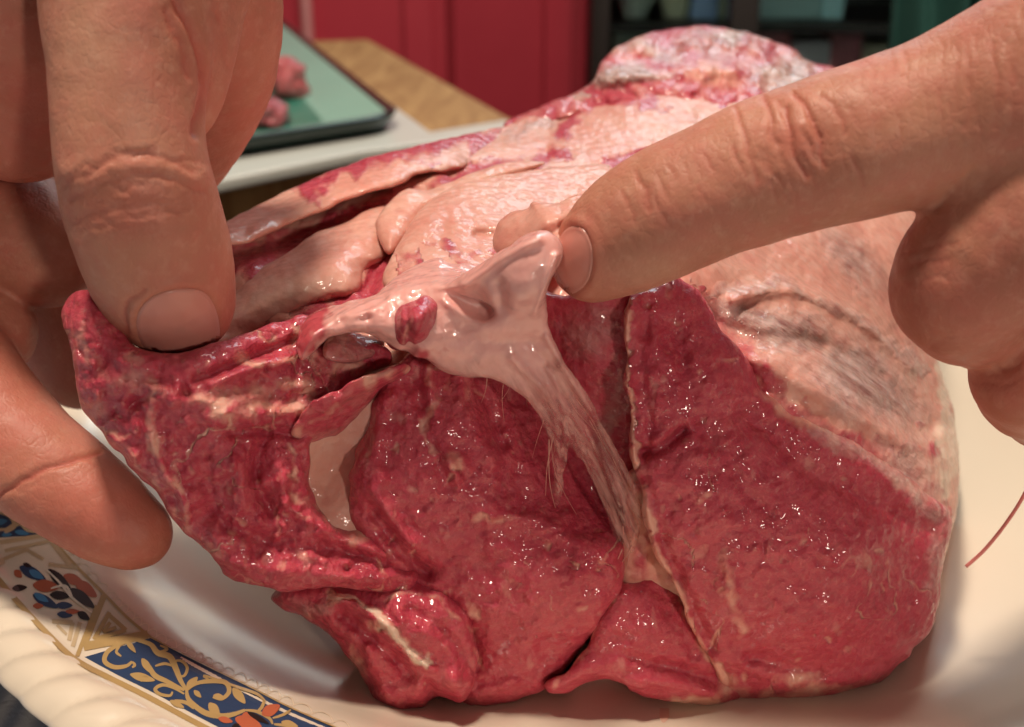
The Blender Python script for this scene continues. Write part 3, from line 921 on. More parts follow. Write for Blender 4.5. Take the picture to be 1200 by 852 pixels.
def hand(name, label, chains, creases, red, pale, nails, res=.42, join=None):
    """chains: lists of (px, py, Y, radius px, blend mm); one continuous skin"""
    segs = []
    for ch, kj in chains:
        ch2 = spline([np.array(c, float) for c in ch], 3)
        pts = [(W(c[0], c[1], c[2]), c[3] * c[2] / (CT - (c[1] - 426) / FPX * ST) / FPX) for c in ch2]
        segs.append((pts, kj))
    allp = [p for s, _ in segs for p in s]
    lo = np.min([p - r - 2 for p, r in allp], 0)
    hi = np.max([p + r + 2 for p, r in allp], 0)
    ax = [np.arange(lo[i], hi[i] + res, res) for i in range(3)]
    G = np.stack(np.meshgrid(*ax, indexing='ij'), -1).astype(np.float32)
    tot = None
    for pts, kj in segs:
        pmin = np.min([p - r for p, r in pts], 0) - 9
        pmax = np.max([p + r for p, r in pts], 0) + 9
        sl = tuple(slice(max(0, int((pmin[i] - lo[i]) / res)), int((pmax[i] - lo[i]) / res) + 2) for i in range(3))
        g = G[sl]
        d = None
        for (a, ra), (b, rb) in zip(pts[:-1], pts[1:]):
            c = cone_d(g, a.astype(np.float32), b.astype(np.float32), ra, rb)
            d = c if d is None else smin(d, c, 1.5)
        if tot is None:
            tot = np.full(G.shape[:3], 9.0, np.float32)
            tot[sl] = np.minimum(d, 9)
        else:
            tot[sl] = smin(tot[sl], d, kj)
    for i in range(3):
        for e in (0, -1):
            ix = [slice(None)] * 3
            ix[i] = e
            tot[tuple(ix)] = 1
    V, Q = surface_nets(tot)
    V = lo + V * res
    o = link(name, V, Q, M_SKIN)
    me = o.data
    N = np.zeros(len(V) * 3, np.float32)
    me.vertices.foreach_get('normal', N)
    N = N.reshape(-1, 3).astype(float)
    px, py = PX(V)
    view = np.array([0, 0, CAMZ]) - V
    view /= np.linalg.norm(view, axis=1)[:, None]
    face = np.clip((N * view).sum(1) * 2.5, 0, 1)
    wx = px + 2.5 * fbm(px / 20, py / 20, 0 * px, 2, 71)
    wy = py + 3.0 * fbm(px / 20, py / 20, 0 * px + 4, 2, 72)
    dsp = .22 * fbm(V[:, 0] / 9, V[:, 1] / 9, V[:, 2] / 9, 3, 75)
    fm = np.nonzero(face > 0)[0]
    cre = np.zeros(len(fm))
    for pts, w, h in creases:
        sk = stroke(wx[fm], wy[fm], pts, w)
        dsp[fm] += face[fm] * h * sk * (.75 if h < 0 else .8)
        if h < 0 and w < 6:
            cre = np.maximum(cre, sk * min(1, -h * 1.5))
    for poly, depth in nails:
        sd = poly_sd(px, py, spline(poly, 5, True))
        dsp += face * (-depth * np.clip(sd / 5 + .4, 0, 1) + .30 * np.exp(-((sd + 7) / 6) ** 2))
    V2 = V + N * dsp[:, None]
    me.vertices.foreach_set('co', (V2 * .001).ravel())
    me.update()
    for k, ls in (('red', red), ('pale', pale)):
        v = np.zeros(len(V))
        for t in ls:
            v = np.maximum(v, t(px, py))
        if k == 'red':
            v[fm] = np.maximum(v[fm], .8 * cre)
        a = me.attributes.new(k, 'FLOAT', 'POINT')
        a.data.foreach_set('value', v.astype(np.float32))
    tag(o, label, "hand", "hands holding the lamb")
    # finger nails: thin curved plates lying in their beds
    dg = BVHTree.FromPolygons([tuple(v) for v in V2], [tuple(int(i) for i in q) for q in Q])
    for poly, depth in nails:
        P = np.array(spline(poly, 5, True))
        c = P.mean(0)
        rings = 9
        pts = [c] + [c + (p - c) * (k / rings) for k in range(1, rings + 1) for p in P]
        n = len(P)
        cen = None
        top = []
        for q in pts:
            dr = Vector(W(q[0], q[1], 200.0) - np.array([0, 0, CAMZ])).normalized()
            hit = dg.ray_cast(Vector((0, 0, CAMZ)), dr)
            top.append(np.array(hit[0]) if hit[0] is not None else None)
        if any(t is None for t in top):
            top = [t if t is not None else top[0] for t in top]
        top = np.array(top)
        vw = np.array([0, 0, CAMZ]) - top
        vw /= np.linalg.norm(vw, axis=1)[:, None]
        rr = np.array([0] + [k / rings for k in range(1, rings + 1) for _ in P])
        up = top + vw * (depth * .75 - depth * .55 * rr ** 6)[:, None]
        dn = top - vw * .35
        vv = np.concatenate([up, dn])
        m = len(up)
        F = [(0, 1 + i, 1 + (i + 1) % n) for i in range(n)]
        F += [(1 + k * n + i, 1 + (k + 1) * n + i, 1 + (k + 1) * n + (i + 1) % n, 1 + k * n + (i + 1) % n) for k in range(rings - 1) for i in range(n)]
        B_ = 1 + (rings - 1) * n
        F += [tuple(m + j for j in f[::-1]) for f in F]
        F += [(B_ + i, m + B_ + i, m + B_ + (i + 1) % n, B_ + (i + 1) % n) for i in range(n)]
        no = link("fingernail", vv, F, M_NAIL, o)
        bm = bmesh.new()
        bm.from_mesh(no.data)
        bmesh.ops.recalc_face_normals(bm, faces=bm.faces)
        bm.to_mesh(no.data)
        bm.free()
    return o


rc = random.Random(9)
THUMB_FINE, FINGER_FINE = [], []
for _ in range(26):
    y, x, w = rc.uniform(178, 282), rc.uniform(90, 190), rc.uniform(18, 55)
    THUMB_FINE.append(([(x, y + rc.uniform(-4, 8)), (x + w * .5, y - 5 + rc.uniform(-3, 3)), (x + w, y + rc.uniform(-6, 6))], rc.uniform(1.8, 2.8), -rc.uniform(.12, .26)))
for _ in range(24):
    x = rc.uniform(855, 1000)
    y = 238 - (x - 800) * .33 + rc.uniform(-55, 25)
    h = rc.uniform(14, 40)
    FINGER_FINE.append(([(x, y), (x + h * .2 + rc.uniform(-3, 3), y + h * .5), (x + h * .45, y + h)], rc.uniform(1.8, 2.8), -rc.uniform(.12, .26)))
for _ in range(34):
    x = rc.uniform(1020, 1195)
    y = rc.uniform(30, 150)
    h = rc.uniform(20, 50)
    FINGER_FINE.append(([(x, y), (x + 3, y + h * .5), (x + rc.uniform(-3, 6), y + h)], rc.uniform(1.8, 2.6), -rc.uniform(.06, .14)))
for _ in range(16):
    x = rc.uniform(730, 850)
    y = 250 - (x - 760) * .35 + rc.uniform(-50, 25)
    h = rc.uniform(12, 30)
    FINGER_FINE.append(([(x, y), (x + h * .2, y + h * .5), (x + h * .45, y + h)], rc.uniform(1.8, 2.6), -rc.uniform(.06, .16)))
LH = hand("hand", "left hand pinching the lean flap, thumb with broad nail pressed on top",
     [([(130, -170, 194, 118), (150, -80, 186, 110), (152, 25, 179, 95), (150, 115, 174, 84), (156, 195, 171, 82), (168, 248, 171.5, 85), (189, 316, 174, 80), (206, 355, 177, 64)], 5),
      ([(180, -170, 213, 118), (215, -60, 207, 108), (236, 40, 212, 90), (226, 115, 222, 78), (200, 185, 232, 60)], 2.5),
      ([(220, -60, 192, 80), (228, 10, 188, 56), (232, 70, 186, 38), (230, 120, 184, 24), (226, 150, 183, 12)], 2.5),
      ([(-60, 120, 232, 120), (20, 230, 236, 100), (70, 330, 238, 80), (96, 420, 238, 60)], 3),
      ([(-30, -150, 205, 135), (10, -20, 202, 125), (18, 70, 206, 92), (20, 126, 210, 88)], 4.0),
      ([(-90, 190, 225, 105), (-40, 250, 224, 90), (28, 280, 218, 76), (62, 300, 214, 58)], 1.5),
            ([(-100, 330, 215, 84), (-60, 370, 210, 70), (-18, 388, 207, 58)], 1.2),
      ([(-120, 380, 200, 92), (-70, 440, 194, 84), (0, 506, 187, 68), (48, 548, 182, 62), (108, 592, 178, 56), (160, 626, 176, 41)], 1.5)],
     [([(78, 218), (110, 195), (150, 180), (190, 186), (225, 200)], 4, -.28), ([(82, 235), (120, 215), (160, 205), (205, 212), (240, 225)], 4, -.30), ([(88, 262), (120, 245), (150, 240), (185, 238), (220, 246)], 4, -.25),
      ([(105, 228), (130, 226), (150, 222)], 3, -.2), ([(150, 212), (175, 206), (200, 210)], 3, -.2), ([(110, 268), (140, 256), (170, 254)], 3, -.2), ([(100, 205), (125, 190), (150, 186)], 3, -.22),
      ([(95, 285), (150, 268), (220, 270)], 14, .35), ([(84, 205), (150, 196), (230, 210)], 16, .45),
      ([(205, 0), (228, 40), (240, 85), (236, 130), (230, 155)], 5, -1.2), ([(195, 10), (212, 50), (222, 90)], 5, -.4), ([(250, 10), (262, 40), (266, 80)], 5, -.3),
      ([(150, 388), (146, 372), (152, 352), (168, 338)], 4, -.5), ([(0, 580), (30, 560), (60, 545), (92, 536), (118, 532)], 4, -.8), ([(20, 575), (50, 560)], 4, -.3),] + THUMB_FINE,
     [lambda x, y: .55 * blobm(x, y, 215, 370, 60, 60), lambda x, y: .6 * blobm(x, y, 120, 600, 130, 80), lambda x, y: .35 * blobm(x, y, 160, 240, 70, 40), lambda x, y: .45 * blobm(x, y, 20, 130, 45, 90), lambda x, y: .5 * blobm(x, y, 10, 480, 80, 100)],
     [lambda x, y: .35 * blobm(x, y, 100, 40, 40, 90)],
     [([(160, 380), (166, 360), (182, 346), (210, 339), (236, 341), (250, 356), (257, 380), (256, 402), (244, 416), (222, 424), (190, 422), (168, 406)], .45)])

RH = hand("hand", "right hand prodding the pale gristle with outstretched index finger, other fingers curled",
     [([(1330, 80, 161, 150), (1240, 98, 163, 126), (1110, 136, 166, 94), (1000, 168, 168, 87), (905, 196, 170, 79), (870, 210, 170.5, 77), (800, 240, 172, 75), (738, 272, 174, 68), (694, 303, 176, 49)], 4),
      ([(1370, 160, 162, 150), (1290, 205, 160, 128), (1190, 275, 161, 100), (1124, 342, 164, 76), (1180, 372, 176, 62), (1260, 360, 190, 60)], 3),
      ([(1390, 330, 165, 120), (1320, 390, 165, 90), (1206, 438, 170, 64), (1250, 480, 184, 54), (1330, 470, 195, 52)], 1.2)],
     [([(862, 128), (872, 160), (882, 195), (890, 212)], 3.2, -.35), ([(893, 112), (902, 135), (904, 160), (912, 172)], 3.2, -.42), ([(920, 128), (925, 155), (932, 185), (944, 205)], 3.6, -.6), ([(928, 112), (945, 130), (958, 160), (966, 195)], 3.4, -.55),
      ([(960, 112), (980, 130), (992, 158)], 4, -.3), ([(895, 180), (905, 200), (918, 215)], 3, -.3), ([(910, 120), (917, 135)], 3, -.3), ([(940, 150), (940, 165)], 14, .5), ([(895, 150), (890, 175)], 9, .25), ([(985, 150), (985, 180)], 12, .2),
      ([(745, 205), (756, 222), (762, 246)], 4, -.3), ([(728, 225), (740, 245), (745, 262)], 4, -.2), ([(770, 205), (780, 225)], 4, -.15), ([(1135, 60), (1140, 100), (1130, 150)], 4, -.15), ([(1160, 50), (1170, 100), (1165, 150)], 4, -.18), ([(1180, 50), (1190, 100)], 4, -.15),
      ([(1120, 80), (1122, 130)], 4, -.12), ([(1010, 100), (1020, 120)], 3, -.12), ([(1100, 242), (1115, 225), (1140, 200)], 6, -.5), ([(1062, 300), (1085, 290), (1120, 286)], 3, -.2), ([(1056, 318), (1080, 306), (1112, 304)], 3, -.25), ([(1052, 338), (1080, 326), (1110, 326)], 3, -.2), ([(1090, 408), (1120, 396), (1160, 388)], 4, -.25), ([(1150, 425), (1170, 432), (1195, 428)], 3, -.25), ([(1145, 448), (1170, 452), (1195, 446)], 3, -.2)] + FINGER_FINE,
     [lambda x, y: .6 * blobm(x, y, 670, 310, 40, 50), lambda x, y: .5 * blobm(x, y, 935, 165, 40, 34), lambda x, y: .35 * blobm(x, y, 1120, 370, 80, 50), lambda x, y: .4 * blobm(x, y, 1190, 450, 60, 50)],
     [lambda x, y: .3 * blobm(x, y, 760, 320, 60, 30)],
     [([(650, 338), (648, 318), (652, 290), (660, 272), (672, 265), (685, 270), (693, 288), (694, 312), (686, 334), (668, 345)], .4)])

# ------------------------------------------------------------------ plate
PCX, PCY = 40.0, 283.0
PROF = [(0, 12.0), (60, 12.0), (108, 12.0), (122, 13.0), (134, 17.5), (146, 25.2), (152, 27.8), (158, 29.2), (165.5, 30.4), (166.6, 31.0), (170, 32.2), (174, 31.6), (176.5, 29.6), (177, 28.3),
        (176, 27.4), (170, 26.6), (160, 25), (146, 20), (134, 12.5), (122, 8.0), (105, 6.0), (102, .6), (98, .6), (96, 6.0), (0, 6.0)]


def prof_z(r):
    top = PROF[:13]
    return np.interp(r, [p[0] for p in top], [p[1] for p in top])


PLATE = thing("plate", "round cream plate with fluted rim and blue and gold patterned band", "plate", (PCX, PCY, .6))
pp = []
for (r0, z0), (r1, z1) in zip(PROF[:-1], PROF[1:]):
    m = 3 if 120 < r0 < 178 else 2
    for k in range(m):
        pp.append((r0 + (r1 - r0) * k / m, z0 + (z1 - z0) * k / m))
pp.append(PROF[-1])
pp = np.array(pp)
for _ in range(1):
    pp[1:-1] = .25 * pp[:-2] + .5 * pp[1:-1] + .25 * pp[2:]
NF, NPH = 118, 118 * 14
ph = np.linspace(0, 2 * math.pi, NPH, endpoint=False)
Rr, Ph = np.meshgrid(pp[:, 0], ph, indexing='ij')
Zz = np.repeat(pp[:, 1:2], NPH, 1)
flw = np.interp(Rr, [166, 168.5, 175, 177.5], [0, 1, 1, .8])
fl_ = np.abs(np.sin((Ph + (Rr - 166) * .0034) * NF / 2))
Zz = Zz + flw * .95 * (fl_ - .6)
Rr2 = Rr + np.interp(Rr, [173, 177], [0, .7]) * (fl_ - .5)
PV = np.stack([PCX + Rr2 * np.cos(Ph), PCY + Rr2 * np.sin(Ph), Zz], -1).reshape(-1, 3)
a_ = np.arange(len(pp) - 1)[:, None] * NPH
j_ = np.arange(NPH)[None]
PF = np.stack([a_ + j_, a_ + NPH + j_, a_ + NPH + (j_ + 1) % NPH, a_ + (j_ + 1) % NPH], -1).reshape(-1, 4)
pt = NT("cream_glaze")
pt.set(Base_Color=pt.mix(pt.noise(14, 3), (.77, .67, .53), (.80, .71, .58)), Roughness=.24, Specular_IOR_Level=.5, Coat_Weight=.5, Coat_Roughness=.14,
       Normal=pt.bump(pt.noise(30, 2), .0006, .25))
link("dish", PV, PF, pt.m, PLATE)

E_GOLD = simple("gold_print", (.46, .31, .13), .3, .15, 200, .6)
E_BLUE = simple("blue_print", (.028, .055, .125), .4, .3, 120, .25)
E_LBLUE = simple("light_blue_print", (.06, .22, .42), .4, .2, 120, .25)
E_ORANGE = simple("orange_print", (.46, .12, .06), .4, .25, 120, .25)
E_BLACK = simple("black_print", (.02, .014, .014), .4, .2, 120, .25)
E_TAN = simple("tan_print", (.55, .42, .26), .3, .1, 120)
E_WHITE = simple("white_print", (.80, .74, .62), .2, .05, 60)


def on_plate(px, py, off):
    z = 28.5
    for _ in range(8):
        q = on_z(px, py, z)
        z = float(prof_z(math.hypot(q[0] - PCX, q[1] - PCY))) + off
    return on_z(px, py, z)


def zc(p):
    return (p[0] / 3.52, p[1] / 3.52 + 610)


def ribbon(mb, pts, w, off, taper=True, z=True):
    """printed line: pts in pixels, w = width in pixels"""
    P = spline([np.array(zc(p) if z else p, float) for p in pts], 6)
    n = len(P)
    L, R = [], []
    for i, p in enumerate(P):
        d = P[min(i + 1, n - 1)] - P[max(i - 1, 0)]
        d = d / (np.linalg.norm(d) + 1e-9)
        nn = np.array([-d[1], d[0]])
        s = w * .5 * (1 if not taper else (.45 + .55 * math.sin(math.pi * (i + .6) / n)))
        L.append(on_plate(*(p + nn * s), off))
        R.append(on_plate(*(p - nn * s), off))
    mb.add(L + R, [(i, i + 1, n + i + 1, n + i) for i in range(n - 1)])


def patch(mb, pts, off, smooth=True, z=True, sub=3):
    P = [np.array(zc(p) if z else p, float) for p in pts]
    P = spline(P, 4, True) if smooth else [P[i] + (P[(i + 1) % len(P)] - P[i]) * k / sub for i in range(len(P)) for k in range(sub)]
    c = sum(P) / len(P)
    n = len(P)
    v = [on_plate(*c, off)]
    for r in (.5, 1):
        v += [on_plate(*(c + (p - c) * r), off) for p in P]
    f = [(0, 1 + i, 1 + (i + 1) % n) for i in range(n)] + [(1 + i, 1 + n + i, 1 + n + (i + 1) % n, 1 + (i + 1) % n) for i in range(n)]
    mb.add(v, f)


def leaf(mb, a, b, w, off):
    a, b = np.array(a, float), np.array(b, float)
    d = b - a
    n = np.array([-d[1], d[0]]) / np.linalg.norm(d) * w
    patch(mb, [a, a + d * .3 + n, a + d * .65 + n * .9, b, a + d * .65 - n * .9, a + d * .3 - n], off)


LOW = [(-110, 70), (-40, 190), (20, 275), (100, 365), (200, 470), (310, 572), (450, 648), (600, 722), (830, 845), (1000, 930), (1300, 1060)]
UPP = [(130, -40), (200, 55), (300, 172), (430, 303), (520, 395), (622, 482), (760, 552), (880, 612), (1040, 690), (1200, 772), (1450, 880)]
gold, blue, tan, orange, black, lblue, wht, lace = [MB() for _ in range(8)]
ribbon(gold, LOW, 6.4, .10, False)
ribbon(gold, UPP[:6], 3.2, .10, False)
ribbon(gold, UPP[5:], 1.6, .16, False)
# long blue panel as a strip between the two border lines
lo_ = spline([np.array(zc(p)) for p in LOW[5:]], 8)
up_ = spline([np.array(zc(p)) for p in UPP[5:]], 8)
n_ = min(len(lo_), len(up_))
lo_ = [lo_[int(i * (len(lo_) - 1) / 79)] for i in range(80)]
up_ = [up_[int(i * (len(up_) - 1) / 79)] for i in range(80)]
rows = []
for k in range(5):
    t = .10 + .9 * k / 4
    rows.append([on_plate(*(l + (u - l) * t + (2, 0)), .06) for l, u in zip(lo_, up_)])
blue.add([p for r in rows for p in r], [(k * 80 + i, k * 80 + i + 1, (k + 1) * 80 + i + 1, (k + 1) * 80 + i) for k in range(4) for i in range(79)])
for pts, w in [([(545, 582), (520, 600), (470, 604), (432, 580), (445, 540), (500, 508), (560, 492)], 20), ([(545, 582), (556, 596), (545, 606)], 12), ([(560, 492), (620, 510), (650, 545), (700, 562), (725, 610), (745, 660), (770, 700)], 26),
               ([(700, 585), (745, 578), (772, 606), (760, 640), (732, 640)], 13), ([(590, 572), (612, 600), (640, 640), (690, 664), (760, 700)], 22), ([(770, 700), (810, 672), (870, 662), (930, 668), (945, 705), (915, 735), (878, 728)], 20),
               ([(770, 700), (780, 740), (840, 790), (905, 806), (960, 800), (1010, 782)], 24), ([(720, 742), (770, 752), (800, 776)], 16), ([(712, 706), (700, 722), (660, 716), (640, 696), (670, 678), (715, 690), (760, 715)], 15),
               ([(640, 600), (680, 590), (710, 600)], 12), ([(1010, 782), (1060, 788), (1110, 815), (1125, 840)], 14), ([(1090, 740), (1080, 770), (1060, 790)], 14), ([(1125, 815), (1170, 800), (1200, 780)], 12), ([(930, 668), (990, 690), (1060, 715), (1095, 745)], 13),
               ([(1130, 840), (1200, 850), (1260, 880), (1330, 930)], 16), ([(650, 545), (690, 530), (660, 515)], 12), ([(500, 508), (480, 540), (500, 560)], 12), ([(870, 662), (840, 640), (900, 655)], 10)]:
    ribbon(gold, pts, w / 3.52, .12)
for a, b, w in [((536, 634), (640, 660), 16), ((585, 568), (625, 630), 14), ((770, 692), (815, 645), 15), ((960, 690), (1012, 755), 17), ((862, 752), (905, 805), 18), ((880, 720), (930, 735), 12), ((1160, 830), (1230, 850), 14), ((520, 494), (560, 545), 10), ((700, 742), (760, 772), 11), ((610, 640), (580, 664), 9), ((800, 700), (830, 730), 10)]:
    leaf(gold, a, b, w, .15)
for a, b, w in [((1080, 800), (1155, 762), 22), ((970, 815), (1080, 852), 26), ((900, 815), (960, 830), 12), ((1000, 800), (1040, 800), 10)]:
    leaf(orange, a, b, w, .17)
for a, b, w in [((985, 838), (955, 870), 14), ((1020, 790), (1110, 838), 10)]:
    leaf(black, a, b, w, .19)
# triangle with the key pattern
for pts, w in [([(430, 308), (345, 520)], 7), ([(345, 520), (610, 470)], 10), ([(452, 378), (388, 490), (520, 452), (452, 392)], 5), ([(455, 420), (425, 460), (480, 440)], 4), ([(400, 350), (318, 560)], 5)]:
    for a, b in zip(pts[:-1], pts[1:]):
        ribbon(gold, [a, ((a[0] + b[0]) / 2, (a[1] + b[1]) / 2), b], w, .12, False)
for a, b, w in [((215, 415), (300, 420), 5), ((300, 420), (285, 495), 5), ((235, 430), (275, 470), 3.5), ((330, 420), (300, 520), 5), ((20, 125), (200, 85), 4), ((200, 70), (290, 185), 6), ((0, 165), (110, 120), 4), ((110, 120), (180, 160), 4), ((200, 180), (320, 195), 4), ((0, 90), (200, 58), 5), ((-60, 200), (20, 170), 4)]:
    ribbon(tan, [a, ((a[0] + b[0]) / 2, (a[1] + b[1]) / 2), b], w, .12, False)
# flower medallion
for a, b, w in [((80, 190), (190, 245), 22), ((135, 305), (240, 360), 20), ((230, 350), (300, 350), 14), ((235, 385), (300, 392), 13)]:
    leaf(blue, a, b, w, .12)
for a, b, w in [((120, 205), (180, 240), 14), ((140, 300), (200, 335), 13)]:
    leaf(lblue, a, b, w, .15)
for a, b, w in [((135, 265), (245, 275), 24), ((262, 225), (350, 265), 20), ((310, 250), (400, 315), 24), ((60, 205), (90, 235), 14), ((135, 352), (180, 352), 11), ((270, 375), (330, 375), 10)]:
    leaf(orange, a, b, w, .13)
for a, b, w in [((200, 200), (300, 300), 20), ((290, 280), (390, 360), 22), ((205, 305), (290, 312), 17), ((50, 280), (112, 275), 13), ((320, 378), (370, 408), 15), ((95, 178), (130, 190), 8)]:
    leaf(black, a, b, w, .14)
for pts in [[(195, 205), (250, 260), (300, 320), (380, 380)], [(210, 280), (270, 270), (300, 320)]]:
    ribbon(wht, pts, 3.0, .20)
# the blue panel further up the rim
patch(blue, [(-60, -120), (60, -90), (205, 45), (190, 62), (60, 66), (-120, 80)], .05, False)
for pts, w in [([(-40, 20), (20, 40), (80, 10), (120, 40), (190, 44)], 6), ([(-20, -40), (40, -20), (60, 20), (20, 50)], 6), ([(60, -40), (90, -5), (140, 20)], 5)]:
    ribbon(tan, pts, w, .10)
for a, b, w in [((-20, 10), (30, 0), 12), ((60, 45), (120, 55), 10), ((100, 20), (180, 40), 10), ((0, -30), (40, -40), 12), ((0, 55), (50, 58), 10)]:
    leaf(lblue, a, b, w, .09)
# faint lace loops above the band
U2 = spline([np.array(zc(p)) for p in UPP], 40)
k = 60
while k < len(U2) - 16:
    p0, p1 = U2[k], U2[k + 13]
    nrm = np.array([(p1 - p0)[1], -(p1 - p0)[0]])
    nrm /= np.linalg.norm(nrm)
    ribbon(lace, [p0 + nrm * 2, p0 * .7 + p1 * .3 + nrm * 9, p0 * .3 + p1 * .7 + nrm * 10, p1 + nrm * 3, p0 * .4 + p1 * .6 + nrm * 1.5], 1.0, .06, False, False)
    k += 12
for mb, nm, m in ((blue, "blue_panel", E_BLUE), (gold, "gold_scrollwork", E_GOLD), (tan, "tan_linework", E_TAN), (lace, "lacework", simple("lace_print", (.70, .58, .43), .3, .08, 120)), (orange, "orange_petals", E_ORANGE), (black, "black_petals", E_BLACK), (lblue, "light_blue_petals", E_LBLUE), (wht, "white_stems", E_WHITE)):
    ob = mb.build(nm, m, PLATE)
    ob['kind'] = 'stuff'

# blood on the plate
bl = MB()
for x, y, rx, ry in [(778, 836, 7, 12)]:
    patch(bl, [(x + rx * math.cos(a) * random.uniform(.7, 1.2), y + ry * math.sin(a) * random.uniform(.7, 1.2)) for a in np.linspace(0, 6.28, 10)[:-1]], .12, True, False)
tag(bl.build("blood_smear", simple("meat_juice", (.74, .50, .38), .12, .2, 100)), "thin red meat juice on the plate under the lamb", "meat juice", kind='stuff')

# thread at the right
th = MB()
tp = spline([W(1132, 664, 186), W(1150, 648, 186), W(1166, 630, 186), W(1184, 606, 186), W(1200, 580, 185), W(1225, 530, 184), W(1240, 490, 183)], 5)
th.tube(tp, .34, 8)
tag(th.build("thread", simple("pink_thread", (.80, .26, .24), .5, .1, 300), None, True), "thin pink thread dangling right of the lamb", "thread")

# ------------------------------------------------------------------ tables
TBL = thing("dining_table", "table under a blue grey cloth carrying the plate", "table", (0, 250, -780))
MB().box(-650, 650, -60, 505, -30, -2).build("tabletop", simple("table_wood", (.16, .09, .05), .5), TBL)
ct = NT("blue_grey_cloth")
wv = ct.n('ShaderNodeTexWave', wave_type='BANDS')
wv.inputs['Scale'].default_value = 45
wv.inputs['Distortion'].default_value = 3
ct.l(ct.co, wv.inputs['Vector'])
ct.set(Base_Color=ct.mix(wv.outputs['Fac'], (.16, .19, .25), (.36, .37, .40)), Roughness=.7, Normal=ct.bump(ct.noise(900, 3), .0003))
ob = MB().box(-655, 655, -65, 510, -1.9, 0).build("tablecloth", ct.m)
tag(ob, "blue grey patterned cloth covering the table below the plate", "tablecloth")
for x in (-600, 600):
    for y in (-20, 460):
        MB().box(x - 30, x + 30, y - 30, y + 30, -780, -30).build("leg", bpy.data.materials["table_wood"], TBL)

wt = NT("oak_wood")
gr = wt.noise(6, 6, .6, co=wt.mapping((9, 1.1, 1), (0, 0, .35)), dist=1.5)
wt.set(Base_Color=wt.mix(wt.ramp(gr, [(.35, 0), (.65, 1)]), (.34, .165, .055), (.54, .31, .12)), Roughness=.6, Specular_IOR_Level=.25, Normal=wt.bump(gr, .0008, .4))
ZT = 0.0
corner = [on_z(a, b, ZT)[:2] for a, b in ((40, 262), (245, 218), (430, 180), (640, 152), (596, 137), (432, 46), (370, 48))]
far_l = corner[-1] + (corner[-1] - corner[-2]) * 6
near_l = corner[0] + (corner[0] - corner[1]) * 1.6
SIDE = thing("side_table", "brown wooden table holding the green tray beyond the lamb", "table", (-300, 900, -780))
MB().prism([near_l] + corner[:-1] + [far_l], ZT - 38, ZT).build("tabletop", wt.m, SIDE, False, 3)
for q in ((-260, 800), (-60, 900), (-240, 1300), (-560, 1250)):
    MB().box(q[0] - 25, q[0] + 25, q[1] - 25, q[1] + 25, -780, ZT - 38).build("leg", wt.m, SIDE)
wb_ = [on_z(a, b, ZT + 8)[:2] for a, b in ((60, 248), (245, 213), (420, 177), (630, 149), (592, 140), (505, 154), (452, 116), (300, 120), (60, 150))]
ob = MB().prism(wb_, ZT + .3, ZT + 8).build("chopping_board", simple("white_board", (.72, .74, .68), .3, .06, 8), None, False, 2)
tag(ob, "white board under the green tray", "board")

# tray
TR = thing("tray", "dark green enamel tray with meat pieces on the white board", "tray", tuple(on_z(300, 120, 8)))
zt = 21
nr, fr, nl = [on_z(a, b, zt)[:2] for a, b in ((474, 132), (322, 14), (90, 190))]
ux, uy = (nl - nr), (fr - nr)
outer, inner = [], []


def rr_poly(inset, rad):
    Lx, Ly = np.linalg.norm(ux), np.linalg.norm(uy)
    ex, ey = ux / Lx, uy / Ly
    pts = []
    for cx, cy, a0 in ((rad, rad, 180), (Lx - rad, rad, 270), (Lx - rad, Ly - rad, 0), (rad, Ly - rad, 90)):
        for k in range(7):
            a = math.radians(a0 + 15 * k)
            x = cx + (rad - inset) * math.cos(a)
            y = cy + (rad - inset) * math.sin(a)
            pts.append(nr + ex * x + ey * y)
    return pts


loops = [(rr_poly(10, 30), 8.2), (rr_poly(2, 30), 16), (rr_poly(0, 30), zt - 1.5), (rr_poly(2, 30), zt), (rr_poly(7, 30), zt - .5), (rr_poly(9, 30), zt - 2)]
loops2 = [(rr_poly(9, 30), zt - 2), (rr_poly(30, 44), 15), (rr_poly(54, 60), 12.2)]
loops3 = [(rr_poly(54, 60), 12.2), (rr_poly(62, 66), 11.6)]


def skin_loops(lps, cap0, cap1):
    n = len(lps[0][0])
    v = [(p[0], p[1], z) for lp, z in lps for p in lp]
    f = [(k * n + i, k * n + (i + 1) % n, (k + 1) * n + (i + 1) % n, (k + 1) * n + i) for k in range(len(lps) - 1) for i in range(n)]
    if cap0:
        f.append(tuple(range(n))[::-1])
    if cap1:
        f.append(tuple((len(lps) - 1) * n + i for i in range(n)))
    return v, f


dg_ = NT("dark_enamel")
dg_.set(Base_Color=(.008, .022, .018), Roughness=.25)
gt = NT("green_enamel")
gt.set(Base_Color=gt.mix(gt.noise(30, 3), (.03, .22, .15), (.06, .33, .24)), Roughness=.35, Specular_IOR_Level=.3, Coat_Weight=.25, Coat_Roughness=.15, Normal=gt.bump(gt.noise(60, 3), .002, .5))
MB().add(*skin_loops(loops, True, False)).build("tray_rim", dg_.m, TR, True)
MB().add(*skin_loops(loops2, False, False)).build("tray_wall", simple("mint_glare", (.30, .62, .50), .25, .08, 10, .5), TR, True)  # window glare on the inner wall put into its colour as pale mint
MB().add(*skin_loops(loops3, False, True)).build("tray_floor", gt.m, TR, True)


